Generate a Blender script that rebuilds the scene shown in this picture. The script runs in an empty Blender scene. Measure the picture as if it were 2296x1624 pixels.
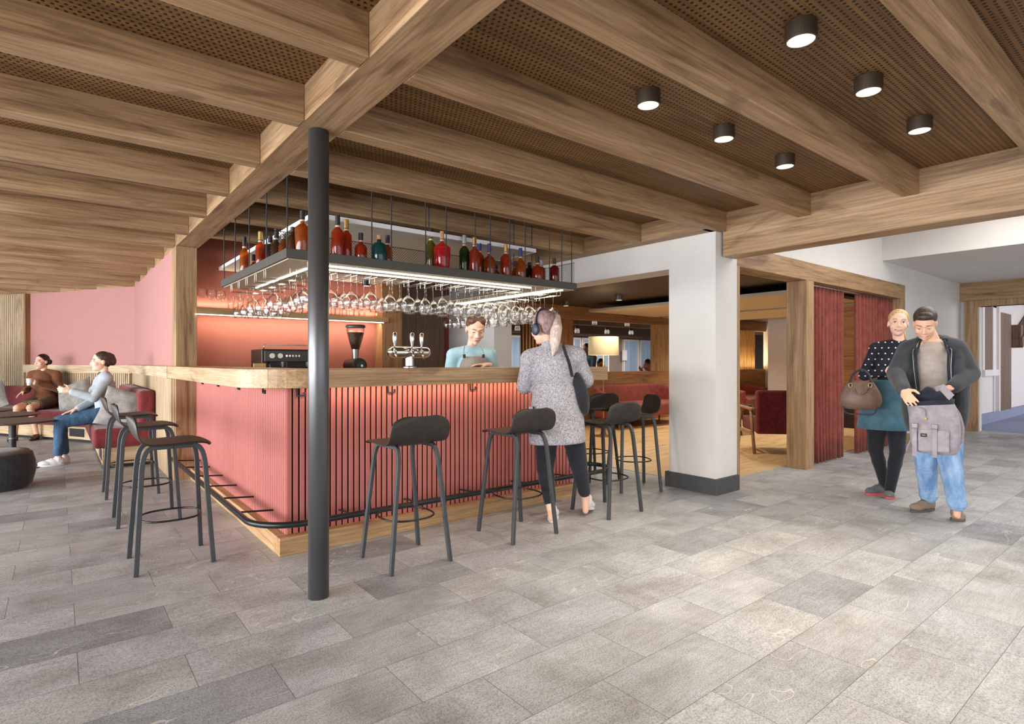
import bpy, bmesh, math, random
from mathutils import Vector, Matrix, Euler
random.seed(7)
S = bpy.context.scene
C = S.collection
PI = math.pi

# ------------------------------------------------------------------ camera
CAMZ = 1.2
YAW = math.radians(51.34)                   # angle between the view axis and the long bar front
FX, FY = math.cos(YAW), math.sin(YAW)       # view direction on the floor
RX, RY = math.sin(YAW), -math.cos(YAW)      # image right on the floor
cam_d = bpy.data.cameras.new('camera')
cam_d.lens = 20.0
cam_d.sensor_width = 36.0
cam_d.clip_start = 0.05
cam_d.clip_end = 200
cam = bpy.data.objects.new('camera', cam_d)
C.objects.link(cam)
cam.location = (0, 0, CAMZ)
cam.rotation_euler = (PI / 2, 0, YAW - PI / 2)
S.camera = cam

# ------------------------------------------------------------------ view, world, daylight
S.view_settings.view_transform = 'Standard'
S.view_settings.look = 'None'
S.view_settings.exposure = 0.0
S.view_settings.gamma = 1.0
S.view_settings.use_curve_mapping = False
S.cycles.max_bounces = 9
S.cycles.diffuse_bounces = 5
S.cycles.glossy_bounces = 4
S.cycles.transparent_max_bounces = 24
S.cycles.caustics_reflective = False
S.cycles.caustics_refractive = False
W = bpy.data.worlds.new('world')
S.world = W
W.use_nodes = True
W.node_tree.nodes['Background'].inputs[0].default_value = (0.93, 0.96, 1.0, 1)
W.node_tree.nodes['Background'].inputs[1].default_value = 1.1


def area(name, loc, rot, sx, sy, power, col=(1, 1, 1), spread=None):
    l = bpy.data.lights.new(name, 'AREA')
    l.shape = 'RECTANGLE'
    l.size, l.size_y = sx, sy
    l.energy = power
    l.color = col
    if spread:
        l.spread = math.radians(spread)
    o = bpy.data.objects.new(name, l)
    o.location = loc
    o.rotation_euler = rot
    C.objects.link(o)
    return o


def spot(name, loc, power, col=(1, 0.8, 0.55), angle=110, blend=0.8, r=0.05, rot=(0, 0, 0)):
    l = bpy.data.lights.new(name, 'SPOT')
    l.energy = power
    l.color = col
    l.spot_size = math.radians(angle)
    l.spot_blend = blend
    l.shadow_soft_size = r
    o = bpy.data.objects.new(name, l)
    o.location = loc
    o.rotation_euler = rot
    C.objects.link(o)
    return o


def point(name, loc, power, col=(1, 0.75, 0.45), r=0.1):
    l = bpy.data.lights.new(name, 'POINT')
    l.energy = power
    l.color = col
    l.shadow_soft_size = r
    o = bpy.data.objects.new(name, l)
    o.location = loc
    C.objects.link(o)
    return o


# daylight through the glazed left front of the hall, plus an added fill behind the viewpoint
area('daylight_left', (-6.2, 4.5, 1.4), (0, -PI / 2 + 0.4, 0), 2.1, 13.0, 1600, (0.93, 0.97, 1.0))
area('rear_fill', (2.5, -4.6, 1.4), (PI / 2, 0, 0), 9.0, 2.2, 110, (0.97, 0.98, 1.0))
# added unseen lamps brightening the far room and the tall lobby
area('far_room_fill', (17.0, -2.4, 1.9), (PI / 2 - 0.2, 0, 0), 6.0, 1.6, 170, (1.0, 0.98, 0.97))
area('lobby_fill', (7.0, 0.4, 3.05), (0, 0, 0), 3.0, 3.0, 120, (1.0, 0.96, 0.91))


# ------------------------------------------------------------------ pixel -> place on a real plane (2296 x 1624 frame)
PXF = 20.0 / 36.0 * 2296


def ray(x, y):
    l = (x - 1148) / PXF
    return (FX + l * RX, FY + l * RY, (812 - y) / PXF)


def at_z(x, y, z=0.0):
    r = ray(x, y)
    t = (z - CAMZ) / r[2]
    return Vector((r[0] * t, r[1] * t, z))


def at_u(x, y, u):
    r = ray(x, y)
    t = u / r[0]
    return Vector((u, r[1] * t, CAMZ + r[2] * t))


def at_v(x, y, v):
    r = ray(x, y)
    t = v / r[1]
    return Vector((r[0] * t, v, CAMZ + r[2] * t))


# ------------------------------------------------------------------ materials
def lin(h):
    h = h.lstrip('#')
    out = []
    for i in (0, 2, 4):
        c = int(h[i:i + 2], 16) / 255
        out.append(c / 12.92 if c <= 0.04045 else ((c + 0.055) / 1.055) ** 2.4)
    return (*out, 1.0)


class NT:
    """small helper to write node graphs"""

    def __init__(self, name):
        self.m = bpy.data.materials.new(name)
        self.m.use_nodes = True
        self.t = self.m.node_tree
        self.b = self.t.nodes['Principled BSDF']
        self.out = self.t.nodes['Material Output']

    def n(self, typ, **kw):
        nd = self.t.nodes.new(typ)
        for k, v in kw.items():
            setattr(nd, k, v)
        return nd

    def put(self, sock, v):
        if isinstance(v, bpy.types.NodeSocket):
            self.t.links.new(v, sock)
        else:
            sock.default_value = v

    def math(self, op, a, b=None, c=None):
        nd = self.n('ShaderNodeMath', operation=op)
        self.put(nd.inputs[0], a)
        if b is not None:
            self.put(nd.inputs[1], b)
        if c is not None:
            self.put(nd.inputs[2], c)
        return nd.outputs[0]

    def coord(self, which='Object'):
        return self.n('ShaderNodeTexCoord').outputs[which]

    def xyz(self, v):
        s = self.n('ShaderNodeSeparateXYZ')
        self.put(s.inputs[0], v)
        return s.outputs

    def comb(self, x=0.0, y=0.0, z=0.0):
        s = self.n('ShaderNodeCombineXYZ')
        for i, k in enumerate((x, y, z)):
            self.put(s.inputs[i], k)
        return s.outputs[0]

    def mapping(self, v, scale=(1, 1, 1), rot=(0, 0, 0), loc=(0, 0, 0)):
        s = self.n('ShaderNodeMapping')
        self.put(s.inputs['Vector'], v)
        s.inputs['Scale'].default_value = scale
        s.inputs['Rotation'].default_value = rot
        s.inputs['Location'].default_value = loc
        return s.outputs[0]

    def noise(self, v, scale, detail=4, rough=0.55, dist=0.0):
        s = self.n('ShaderNodeTexNoise')
        self.put(s.inputs['Vector'], v)
        s.inputs['Scale'].default_value = scale
        s.inputs['Detail'].default_value = detail
        s.inputs['Roughness'].default_value = rough
        s.inputs['Distortion'].default_value = dist
        return s.outputs['Fac']

    def ramp(self, fac, stops):
        s = self.n('ShaderNodeValToRGB')
        self.put(s.inputs[0], fac)
        e = s.color_ramp.elements
        while len(e) < len(stops):
            e.new(0.5)
        for i, (p, c) in enumerate(stops):
            e[i].position = p
            e[i].color = c if len(c) == 4 else (*c, 1)
        return s.outputs[0]

    def mix(self, f, a, b, blend='MIX'):
        s = self.n('ShaderNodeMix', data_type='RGBA', blend_type=blend)
        self.put(s.inputs['Factor'], f)
        self.put(s.inputs['A'], a)
        self.put(s.inputs['B'], b)
        return s.outputs['Result']

    def bump(self, h, strength=0.2, dist=0.01):
        s = self.n('ShaderNodeBump')
        s.inputs['Strength'].default_value = strength
        s.inputs['Distance'].default_value = dist
        self.put(s.inputs['Height'], h)
        self.t.links.new(s.outputs[0], self.b.inputs['Normal'])

    def col(self, c):
        self.put(self.b.inputs['Base Color'], c)

    def rough(self, r):
        self.put(self.b.inputs['Roughness'], r)


MATS = {}


def plain(name, hexc, rough=0.6, metal=0.0, var=0.06, scale=6.0, bump=0.0, sheen=0.0, coat=0.0):
    """painted, moulded or metal surface with a faint procedural variation"""
    if name in MATS:
        return MATS[name]
    g = NT(name)
    c = lin(hexc)
    nz = g.noise(g.coord(), scale, 3)
    lo = tuple(k * (1 - var) for k in c[:3])
    hi = tuple(min(1, k * (1 + var)) for k in c[:3])
    g.col(g.ramp(nz, [(0.3, lo), (0.7, hi)]))
    g.rough(rough)
    g.b.inputs['Metallic'].default_value = metal
    g.b.inputs['Sheen Weight'].default_value = sheen
    g.b.inputs['Coat Weight'].default_value = coat
    if bump:
        g.bump(g.noise(g.coord(), scale * 12, 2), bump, 0.004)
    MATS[name] = g.m
    return g.m


def fabric(name, hexc, hexd=None, scale=260.0, rough=0.95, amount=0.5):
    if name in MATS:
        return MATS[name]
    g = NT(name)
    c = lin(hexc)
    d = lin(hexd) if hexd else tuple(k * 0.72 for k in c[:3])
    co = g.coord()
    n1 = g.noise(co, scale, 2, 0.7)
    n2 = g.noise(co, scale * 0.06, 3, 0.6)
    f = g.math('ADD', g.math('MULTIPLY', n1, amount), g.math('MULTIPLY', n2, 1 - amount))
    g.col(g.ramp(f, [(0.36, d), (0.62, c)]))
    g.rough(rough)
    g.b.inputs['Sheen Weight'].default_value = 0.15
    g.bump(n1, 0.25, 0.002)
    MATS[name] = g.m
    return g.m


def wood(name, axis, dark, mid, light, rough=0.55, grain=1.0):
    if name in MATS:
        return MATS[name]
    g = NT(name)
    co = g.coord()

    def sc(a, b):
        v = [b, b, b]
        v['XYZ'.index(axis)] = a
        return tuple(v)
    n1 = g.noise(g.mapping(co, sc(0.55, 7.5)), 1.6 * grain, 7, 0.62, 0.9)
    n2 = g.noise(g.mapping(co, sc(1.4, 55.0)), 1.5 * grain, 4, 0.7, 0.3)
    n3 = g.noise(g.mapping(co, sc(0.8, 3.0)), 1.3, 3, 0.5, 1.6)
    base = g.ramp(n1, [(0.30, lin(dark)), (0.47, lin(mid)), (0.72, lin(light))])
    fine = g.ramp(n2, [(0.38, (0.62, 0.60, 0.58)), (0.58, (1.04, 1.04, 1.04))])
    k = g.mix(0.8, base, fine, 'MULTIPLY')
    knots = g.ramp(n3, [(0.30, (0.45, 0.40, 0.38)), (0.38, (1, 1, 1))])
    g.col(g.mix(0.6, k, knots, 'MULTIPLY'))
    g.rough(rough)
    g.bump(n2, 0.12, 0.003)
    MATS[name] = g.m
    return g.m


def oak(axis):
    return wood('oak_' + axis, axis, '#7A5A3C', '#A8855F', '#BE9C79')


def oak2(axis):
    return wood('brown_oak_' + axis, axis, '#6F4A2D', '#946A43', '#AC8055')


def emit(name, col, strength):
    if name in MATS:
        return MATS[name]
    g = NT(name)
    g.b.inputs['Base Color'].default_value = (0.9, 0.9, 0.9, 1)
    g.b.inputs['Emission Color'].default_value = (*col, 1)
    g.b.inputs['Emission Strength'].default_value = strength
    MATS[name] = g.m
    return g.m


def glass(name, tint=(1, 1, 1), alpha=0.03, rough=0.03):
    """thin clear glass: see-through with a fresnel sheen"""
    if name in MATS:
        return MATS[name]
    g = NT(name)
    tr = g.n('ShaderNodeBsdfTransparent')
    tr.inputs[0].default_value = (*tint, 1)
    gl = g.n('ShaderNodeBsdfGlossy')
    gl.inputs['Roughness'].default_value = rough
    gl.inputs[0].default_value = (1, 1, 1, 1)
    fr = g.n('ShaderNodeLayerWeight')
    fr.inputs[0].default_value = 0.42
    f3 = g.math('POWER', fr.outputs['Facing'], 2.0)
    f = g.math('ADD', g.math('MULTIPLY', f3, 0.28), alpha)
    ed = g.math('SUBTRACT', 1.0, g.math('MULTIPLY', f3, 0.5))
    dk_ = g.n('ShaderNodeMix', data_type='RGBA', blend_type='MULTIPLY')
    dk_.inputs['Factor'].default_value = 1.0
    dk_.inputs['A'].default_value = (*tint, 1)
    g.put(dk_.inputs['B'], g.comb(ed, ed, ed))
    g.t.links.new(dk_.outputs['Result'], tr.inputs[0])
    mx = g.n('ShaderNodeMixShader')
    g.put(mx.inputs[0], f)
    g.t.links.new(tr.outputs[0], mx.inputs[1])
    g.t.links.new(gl.outputs[0], mx.inputs[2])
    g.t.links.new(mx.outputs[0], g.out.inputs[0])
    MATS[name] = g.m
    return g.m


def liquor(name, hexc, see=0.5):
    """tinted bottle glass full of spirit"""
    if name in MATS:
        return MATS[name]
    g = NT(name)
    c = lin(hexc)
    co = g.coord()
    z = g.xyz(co)[2]
    nz = g.noise(co, 22, 2)
    base = g.ramp(nz, [(0.3, tuple(k * 0.75 for k in c[:3])), (0.7, c)])
    # above the fill level the glass is paler and yellower
    up = g.math('GREATER_THAN', g.math('ADD', z, g.math('MULTIPLY', nz, 0.02)), 0.178)
    pale = (min(1, c[0] * 1.25 + .10), min(1, c[1] * 1.5 + .07), c[2] * 1.2 + .01, 1)
    g.col(g.mix(g.math('MULTIPLY', up, 0.8), base, pale))
    g.rough(0.08)
    g.b.inputs['Coat Weight'].default_value = 0.6
    tr = g.n('ShaderNodeBsdfTransparent')
    tr.inputs[0].default_value = (min(1, c[0] * 1.5 + .1), min(1, c[1] * 1.5 + .04), min(1, c[2] * 1.4 + .03), 1)
    mx = g.n('ShaderNodeMixShader')
    g.put(mx.inputs[0], g.math('SUBTRACT', 1 - see, g.math('MULTIPLY', up, 0.2)))
    g.t.links.new(tr.outputs[0], mx.inputs[1])
    g.t.links.new(g.b.outputs[0], mx.inputs[2])
    g.t.links.new(mx.outputs[0], g.out.inputs[0])
    MATS[name] = g.m
    return g.m


def hairm(name, hexd, hexc, hexl):
    if name in MATS:
        return MATS[name]
    g = NT(name)
    n1 = g.noise(g.mapping(g.coord(), (1, 1, 0.16)), 95, 3, 0.65, 0.3)
    g.col(g.ramp(n1, [(0.3, lin(hexd)), (0.5, lin(hexc)), (0.7, lin(hexl))]))
    g.rough(0.45)
    g.bump(n1, 0.5, 0.006)
    MATS[name] = g.m
    return g.m


def make_floor_mat():
    g = NT('stone_tiles')
    co = g.coord()
    x, y, z = g.xyz(co)
    rowf = g.math('DIVIDE', g.math('ADD', y, 0.033), 0.2993)
    row = g.math('FLOOR', rowf)
    odd = g.math('FLOORED_MODULO', row, 2.0)
    xo = g.math('DIVIDE', g.math('ADD', g.math('SUBTRACT', x, 0.409), g.math('MULTIPLY', odd, 0.344)), 0.6)
    colf = g.math('FLOOR', xo)
    fy = g.math('FRACT', rowf)
    fx = g.math('FRACT', xo)
    # distance to the joint in metres
    dy = g.math('MULTIPLY', g.math('MINIMUM', fy, g.math('SUBTRACT', 1.0, fy)), 0.2993)
    dx = g.math('MULTIPLY', g.math('MINIMUM', fx, g.math('SUBTRACT', 1.0, fx)), 0.6)
    d = g.math('MINIMUM', dx, dy)
    joint = g.math('LESS_THAN', d, 0.0013)
    wn = g.n('ShaderNodeTexWhiteNoise', noise_dimensions='2D')
    g.put(wn.inputs['Vector'], g.comb(row, colf, 0.0))
    rnd = wn.outputs['Value']
    off = g.n('ShaderNodeVectorMath', operation='SCALE')
    g.put(off.inputs[0], wn.outputs['Color'])
    off.inputs['Scale'].default_value = 40.0
    add = g.n('ShaderNodeVectorMath', operation='ADD')
    g.put(add.inputs[0], co)
    g.put(add.inputs[1], off.outputs[0])
    p = add.outputs[0]
    big = g.noise(p, 2.6, 5, 0.6, 0.4)
    grain = g.noise(p, 150, 3, 0.75)
    streak = g.noise(g.mapping(p, (2.5, 26, 1)), 2.4, 4, 0.65)
    base = g.ramp(big, [(0.28, lin('#9D9B9A')), (0.5, lin('#B9BBBE')), (0.72, lin('#CED1D5'))])
    base = g.mix(0.55, base, g.ramp(streak, [(0.3, (0.66, 0.65, 0.64)), (0.62, (1.0, 1.0, 1.0))]), 'MULTIPLY')
    base = g.mix(0.8, base, g.ramp(grain, [(0.38, (0.48, 0.48, 0.48)), (0.56, (1.1, 1.1, 1.1))]), 'MULTIPLY')
    tone = g.ramp(rnd, [(0.0, (0.66, 0.67, 0.70)), (0.2, (0.9, 0.9, 0.91)), (1.0, (1.04, 1.03, 1.0))])
    base = g.mix(1.0, base, tone, 'MULTIPLY')
    # thin pale veins
    vn = g.noise(g.mapping(p, (0.8, 2.0, 1), (0, 0, 0.5)), 1.5, 3, 0.6, 0.25)
    vd = g.math('ABSOLUTE', g.math('SUBTRACT', vn, 0.5))
    gate = g.math('GREATER_THAN', g.noise(p, 1.3, 1), 0.53)
    vein = g.math('MULTIPLY', g.math('LESS_THAN', vd, 0.0028), gate)
    base = g.mix(g.math('MULTIPLY', vein, 0.55), base, lin('#DCD8D0'))
    base = g.mix(g.math('MULTIPLY', joint, 0.75), base, lin('#3A3836'))
    g.col(base)
    g.rough(g.ramp(big, [(0.3, (0.5, 0.5, 0.5)), (0.7, (0.38, 0.38, 0.38))]))
    g.b.inputs['Specular IOR Level'].default_value = 0.35
    g.bump(grain, 0.12, 0.002)
    MATS['stone_tiles'] = g.m
    return g.m


def make_perforated():
    g = NT('perforated_wood_ceiling')
    co = g.coord()
    x, y, z = g.xyz(co)
    n1 = g.noise(g.mapping(co, (0.5, 8, 8)), 1.7, 6, 0.6, 0.8)
    n2 = g.noise(g.mapping(co, (1.2, 60, 60)), 1.5, 3, 0.7)
    base = g.ramp(n1, [(0.3, lin('#634623')), (0.5, lin('#835F35')), (0.7, lin('#987342'))])
    base = g.mix(0.7, base, g.ramp(n2, [(0.35, (0.7, 0.68, 0.66)), (0.6, (1, 1, 1))]), 'MULTIPLY')
    P_ = 0.0275
    ry = g.math('DIVIDE', y, P_)
    odd = g.math('FLOORED_MODULO', g.math('FLOOR', ry), 2.0)
    rx = g.math('ADD', g.math('DIVIDE', x, P_), g.math('MULTIPLY', odd, 0.5))
    ax = g.math('SUBTRACT', g.math('FRACT', rx), 0.5)
    ay = g.math('SUBTRACT', g.math('FRACT', ry), 0.5)
    r2 = g.math('ADD', g.math('MULTIPLY', ax, ax), g.math('MULTIPLY', ay, ay))
    hole = g.math('LESS_THAN', r2, 0.06)
    seam = g.math('LESS_THAN', g.math('FRACT', g.math('DIVIDE', y, P_ * 6)), 0.02)
    base = g.mix(g.math('MULTIPLY', seam, 0.5), base, lin('#3B2815'))
    g.col(g.mix(hole, base, lin('#120C07')))
    g.rough(0.6)
    MATS['perforated'] = g.m
    return g.m


def make_tweed():
    g = NT('grey_tweed')
    co = g.coord()
    n1 = g.noise(g.mapping(co, (1, 1, 0.55)), 210, 2, 0.8)
    n2 = g.noise(co, 60, 3, 0.7)
    f = g.math('ADD', g.math('MULTIPLY', n1, 0.7), g.math('MULTIPLY', n2, 0.3))
    g.col(g.ramp(f, [(0.37, lin('#66636B')), (0.48, lin('#9D999F')), (0.6, lin('#C9C5C9'))]))
    g.rough(0.95)
    g.bump(n1, 0.3, 0.003)
    MATS['tweed'] = g.m
    return g.m


def make_polka():
    g = NT('navy_dotted_cloth')
    co = g.coord()
    x, y, z = g.xyz(co)
    P_ = 0.05
    rz = g.math('DIVIDE', z, P_)
    odd = g.math('FLOORED_MODULO', g.math('FLOOR', rz), 2.0)
    rx = g.math('ADD', g.math('DIVIDE', x, P_), g.math('MULTIPLY', odd, 0.5))
    ax = g.math('ABSOLUTE', g.math('SUBTRACT', g.math('FRACT', rx), 0.5))
    az = g.math('ABSOLUTE', g.math('SUBTRACT', g.math('FRACT', rz), 0.5))
    # little plus shapes
    a = g.math('MULTIPLY', g.math('LESS_THAN', ax, 0.13), g.math('LESS_THAN', az, 0.055))
    b = g.math('MULTIPLY', g.math('LESS_THAN', ax, 0.055), g.math('LESS_THAN', az, 0.13))
    g.col(g.mix(g.math('MAXIMUM', a, b), lin('#1B1D2B'), lin('#F0EFEE')))
    g.rough(0.9)
    MATS['polka'] = g.m
    return g.m


def make_plaid():
    g = NT('brown_plaid_cloth')
    co = g.coord()
    x, y, z = g.xyz(co)
    s = g.math('ADD', x, y)
    a = g.math('LESS_THAN', g.math('FRACT', g.math('DIVIDE', s, 0.028)), 0.32)
    b = g.math('LESS_THAN', g.math('FRACT', g.math('DIVIDE', g.math('ADD', z, g.math('MULTIPLY', y, 0.7)), 0.028)), 0.32)
    f = g.math('MULTIPLY', g.math('ADD', a, b), 0.5)
    g.col(g.ramp(f, [(0.0, lin('#3A3029')), (0.5, lin('#7B6850')), (1.0, lin('#B5A07C'))]))
    g.rough(0.95)
    MATS['plaid'] = g.m
    return g.m


def make_jeans(name, hexc, hexl):
    g = NT(name)
    co = g.coord()
    n1 = g.noise(g.mapping(co, (1, 1, 0.35)), 14, 4, 0.6)
    n2 = g.noise(co, 300, 2)
    base = g.ramp(n1, [(0.36, lin(hexc)), (0.66, lin(hexl))])
    g.col(g.mix(0.4, base, g.ramp(n2, [(0.4, (0.75, 0.75, 0.75)), (0.6, (1, 1, 1))]), 'MULTIPLY'))
    g.rough(0.9)
    g.bump(g.noise(g.mapping(co, (1, 1, 1.6)), 26, 3), 0.5, 0.02)
    MATS[name] = g.m
    return g.m


M_FLOOR = make_floor_mat()
M_PERF = make_perforated()
M_TWEED = make_tweed()
M_POLKA = make_polka()
M_PLAID = make_plaid()
M_JEANS = make_jeans('light_blue_denim', '#6F94C4', '#A9C6E6')
M_JEANS_DARK = make_jeans('dark_blue_denim', '#2F4A66', '#4A6B8C')
M_WHITE = plain('white_plaster', '#DEDAD6', 0.9, var=0.02, bump=0.05)
M_PINK = plain('coral_paint', '#B27E79', 0.8, var=0.02)
M_SLAT = plain('coral_slats', '#B96A61', 0.55, var=0.04)
M_RED = plain('red_wall_paint', '#B46C59', 0.8, var=0.03)
M_BLACK = plain('black_steel', '#2B2C2E', 0.45, 0.3, var=0.05)
M_POLE = plain('dark_grey_steel_pole', '#6E6E70', 0.38, 0.75, var=0.03)
M_ANTH = plain('anthracite_stone', '#4A4B4D', 0.7, var=0.12, scale=18)
M_STOOL = wood('black_stained_ply', 'Y', '#262423', '#343130', '#3F3B39', 0.5)
M_STOOLSEAT = wood('dark_brown_ply', 'Y', '#221D1B', '#2E2622', '#372D28', 0.5)
M_STOOLLEG = plain('charcoal_bent_ply', '#3C3E41', 0.5, var=0.08, scale=20)
M_CHROME = plain('chrome', '#D8D8D8', 0.12, 1.0, var=0.01)
M_STEELWIRE = plain('bright_steel_wire', '#C9C6C0', 0.25, 0.9, var=0.01)
M_GLASS = glass('wine_glass')
M_GLASSW = glass('window_glass', (0.93, 0.96, 1.0), 0.05)
M_REDF = fabric('wine_red_upholstery', '#842E31', '#571B1F')
M_SOFA = fabric('coral_red_sofa_cloth', '#9C493E', '#6E2F2A')
M_GREYF = fabric('grey_cushion_linen', '#A09C97', '#6F6B66', 200)
M_SKIN = plain('skin_light', '#E6B498', 0.55, var=0.04, scale=9)
M_SKIN2 = plain('skin_fair', '#EBBFA6', 0.55, var=0.04, scale=9)
M_SKIN3 = plain('skin_tan', '#B07A5C', 0.55, var=0.05, scale=9)
M_HAIRB = hairm('dark_brown_hair', '#2A1D17', '#3D2C23', '#54402F')
M_HAIRK = hairm('black_hair', '#141110', '#1F1A19', '#2F2826')
M_HAIRC = hairm('chestnut_hair', '#432C1F', '#63432F', '#80593F')
M_HAIRBL = hairm('blond_hair', '#94703F', '#BE9866', '#DCBB8B')
M_HAIRASH = hairm('ash_blond_hair', '#A98F84', '#CDB7AB', '#E6D6CC')
M_HAIRROOT = hairm('mauve_brown_hair', '#6B5050', '#937672', '#B99E98')
M_EYEW = plain('eye_white', '#E9E6E2', 0.3, var=0.01)
M_IRIS = plain('iris_dark', '#2D2A2C', 0.2, var=0.05)
M_LIPS = plain('lips_rose', '#BA6F67', 0.45, var=0.04)
M_TEETH = plain('teeth', '#F2EFEA', 0.3, var=0.01)


# ------------------------------------------------------------------ mesh builder
class MB:
    def __init__(self):
        self.v = []
        self.f = []

    def add(self, vs, fs):
        o = len(self.v)
        self.v += [tuple(p) for p in vs]
        self.f += [tuple(i + o for i in f) for f in fs]
        return self

    def box(self, x0, x1, y0, y1, z0, z1):
        vs = [(x0, y0, z0), (x1, y0, z0), (x1, y1, z0), (x0, y1, z0), (x0, y0, z1), (x1, y0, z1), (x1, y1, z1), (x0, y1, z1)]
        return self.add(vs, [(0, 3, 2, 1), (4, 5, 6, 7), (0, 1, 5, 4), (1, 2, 6, 5), (2, 3, 7, 6), (3, 0, 4, 7)])

    def obox(self, m, sx, sy, sz):
        vs = [m @ Vector((a * sx / 2, b * sy / 2, c * sz / 2)) for c in (-1, 1) for (a, b) in ((-1, -1), (1, -1), (1, 1), (-1, 1))]
        return self.add(vs, [(0, 3, 2, 1), (4, 5, 6, 7), (0, 1, 5, 4), (1, 2, 6, 5), (2, 3, 7, 6), (3, 0, 4, 7)])

    def prism(self, poly, z0, z1):
        n = len(poly)
        vs = [(x, y, z0) for x, y in poly] + [(x, y, z1) for x, y in poly]
        fs = [tuple(range(n - 1, -1, -1)), tuple(range(n, 2 * n))]
        fs += [(i, (i + 1) % n, n + (i + 1) % n, n + i) for i in range(n)]
        return self.add(vs, fs)

    def rings(self, rings, caps=True, closed=False):
        n = len(rings[0])
        vs = [p for r in rings for p in r]
        fs = []
        m = len(rings)
        for k in range(m if closed else m - 1):
            a, b = k * n, ((k + 1) % m) * n
            fs += [(a + i, a + (i + 1) % n, b + (i + 1) % n, b + i) for i in range(n)]
        if caps and not closed:
            fs += [tuple(range(n - 1, -1, -1)), tuple(range((m - 1) * n, m * n))]
        return self.add(vs, fs)

    def lathe(self, prof, n=20, c=(0, 0, 0), caps=True):
        return self.rings([[(c[0] + r * math.cos(2 * PI * i / n), c[1] + r * math.sin(2 * PI * i / n), c[2] + z) for i in range(n)] for r, z in prof], caps)

    def cyl(self, a, b, r0, r1=None, n=14):
        return self.tube([a, b], [r0, r0 if r1 is None else r1], n)

    def tube(self, pts, r, n=8, closed=False, flat=None, phase=0.0, sm=0):
        pts = [Vector(p) for p in pts]
        rs = list(r) if isinstance(r, (list, tuple)) else [r] * len(pts)
        if sm:                                   # round the path off
            q, w = [], []
            for i in range(len(pts) - 1):
                a, b, c, d = pts[max(i - 1, 0)], pts[i], pts[i + 1], pts[min(i + 2, len(pts) - 1)]
                for k in range(sm):
                    t = k / sm
                    q.append(.5 * (2 * b + (c - a) * t + (2 * a - 5 * b + 4 * c - d) * t * t + (3 * b - a - 3 * c + d) * t ** 3))
                    w.append(rs[i] * (1 - t) + rs[i + 1] * t)
            pts, rs = q + [pts[-1]], w + [rs[-1]]
        m = len(pts)
        up = None
        rings = []
        for k, p in enumerate(pts):
            if closed:
                t = pts[(k + 1) % m] - pts[k - 1]
            else:
                t = pts[min(k + 1, m - 1)] - pts[max(k - 1, 0)]
            t.normalize()
            if up is None:
                up = Vector((0, 0, 1)) if abs(t.z) < 0.9 else Vector((1, 0, 0))
            s = t.cross(up)
            if s.length < 1e-6:
                s = t.orthogonal()
            s.normalize()
            up = s.cross(t).normalized()
            e = flat or (1, 1)
            rings.append([p + rs[k] * (s * e[0] * math.cos(2 * PI * i / n + phase) + up * e[1] * math.sin(2 * PI * i / n + phase)) for i in range(n)])
        return self.rings(rings, True, closed)

    def ell(self, c, r, rot=None, n=16, m=10):
        rings = []
        for j in range(1, m):
            th = -PI / 2 + PI * j / m
            rings.append([(math.cos(th) * math.cos(2 * PI * i / n), math.cos(th) * math.sin(2 * PI * i / n), math.sin(th)) for i in range(n)])
        vs = [p for g in rings for p in g] + [(0, 0, -1), (0, 0, 1)]
        fs = []
        for k in range(m - 2):
            a, b = k * n, (k + 1) * n
            fs += [(a + i, a + (i + 1) % n, b + (i + 1) % n, b + i) for i in range(n)]
        lo, hi = (m - 1) * n, (m - 1) * n + 1
        fs += [(lo, (i + 1) % n, i) for i in range(n)]
        t = (m - 2) * n
        fs += [(hi, t + i, t + (i + 1) % n) for i in range(n)]
        c = Vector(c)
        out = []
        for p in vs:
            q = Vector((p[0] * r[0], p[1] * r[1], p[2] * r[2]))
            if rot is not None:
                q = rot @ q
            out.append(c + q)
        return self.add(out, fs)

    def cap(self, a, b, ra, rb=None, n=14):
        """tapered capsule"""
        a, b = Vector(a), Vector(b)
        rb = ra if rb is None else rb
        t = b - a
        L = t.length
        if L < 1e-6:
            return self.ell(a, (ra, ra, ra))
        t.normalize()
        s = t.orthogonal().normalized()
        u = t.cross(s)
        prof = []
        for k in range(5):
            th = PI / 2 * k / 5
            prof.append((-math.cos(th) * ra, math.sin(th) * ra + 1e-4))
        prof.append((0, ra))
        prof.append((L, rb))
        for k in range(1, 5):
            th = PI / 2 * k / 5
            prof.append((L + math.sin(th) * rb, math.cos(th) * rb))
        prof.append((L + rb, 1e-4))
        rings = [[a + t * d + (s * math.cos(2 * PI * i / n) + u * math.sin(2 * PI * i / n)) * r for i in range(n)] for d, r in prof]
        return self.rings(rings)

    def xform(self, m):
        self.v = [tuple(m @ Vector(p)) for p in self.v]
        return self

    def build(self, name, mat, parent=None, smooth=False, bevel=0.0, seg=2, loc=None, voxel=0.0, relax=3, solid=0.0, sub=0):
        me = bpy.data.meshes.new(name)
        me.from_pydata(self.v, [], self.f)
        me.update()
        bm = bmesh.new()
        bm.from_mesh(me)
        bmesh.ops.recalc_face_normals(bm, faces=bm.faces)
        bm.to_mesh(me)
        bm.free()
        o = bpy.data.objects.new(name, me)
        C.objects.link(o)
        if isinstance(mat, (list, tuple)):
            for k in mat:
                me.materials.append(k)
        else:
            me.materials.append(mat)
        if parent is not None:
            o.parent = parent
        if loc is not None:
            o.location = loc
        if solid:
            md = o.modifiers.new('solid', 'SOLIDIFY')
            md.thickness = solid
            md.offset = 0
        if voxel:
            md = o.modifiers.new('skin', 'REMESH')
            md.mode = 'VOXEL'
            md.voxel_size = voxel
            md.use_smooth_shade = True
            if relax:
                md = o.modifiers.new('relax', 'SMOOTH')
                md.factor = 0.5
                md.iterations = relax
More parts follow.
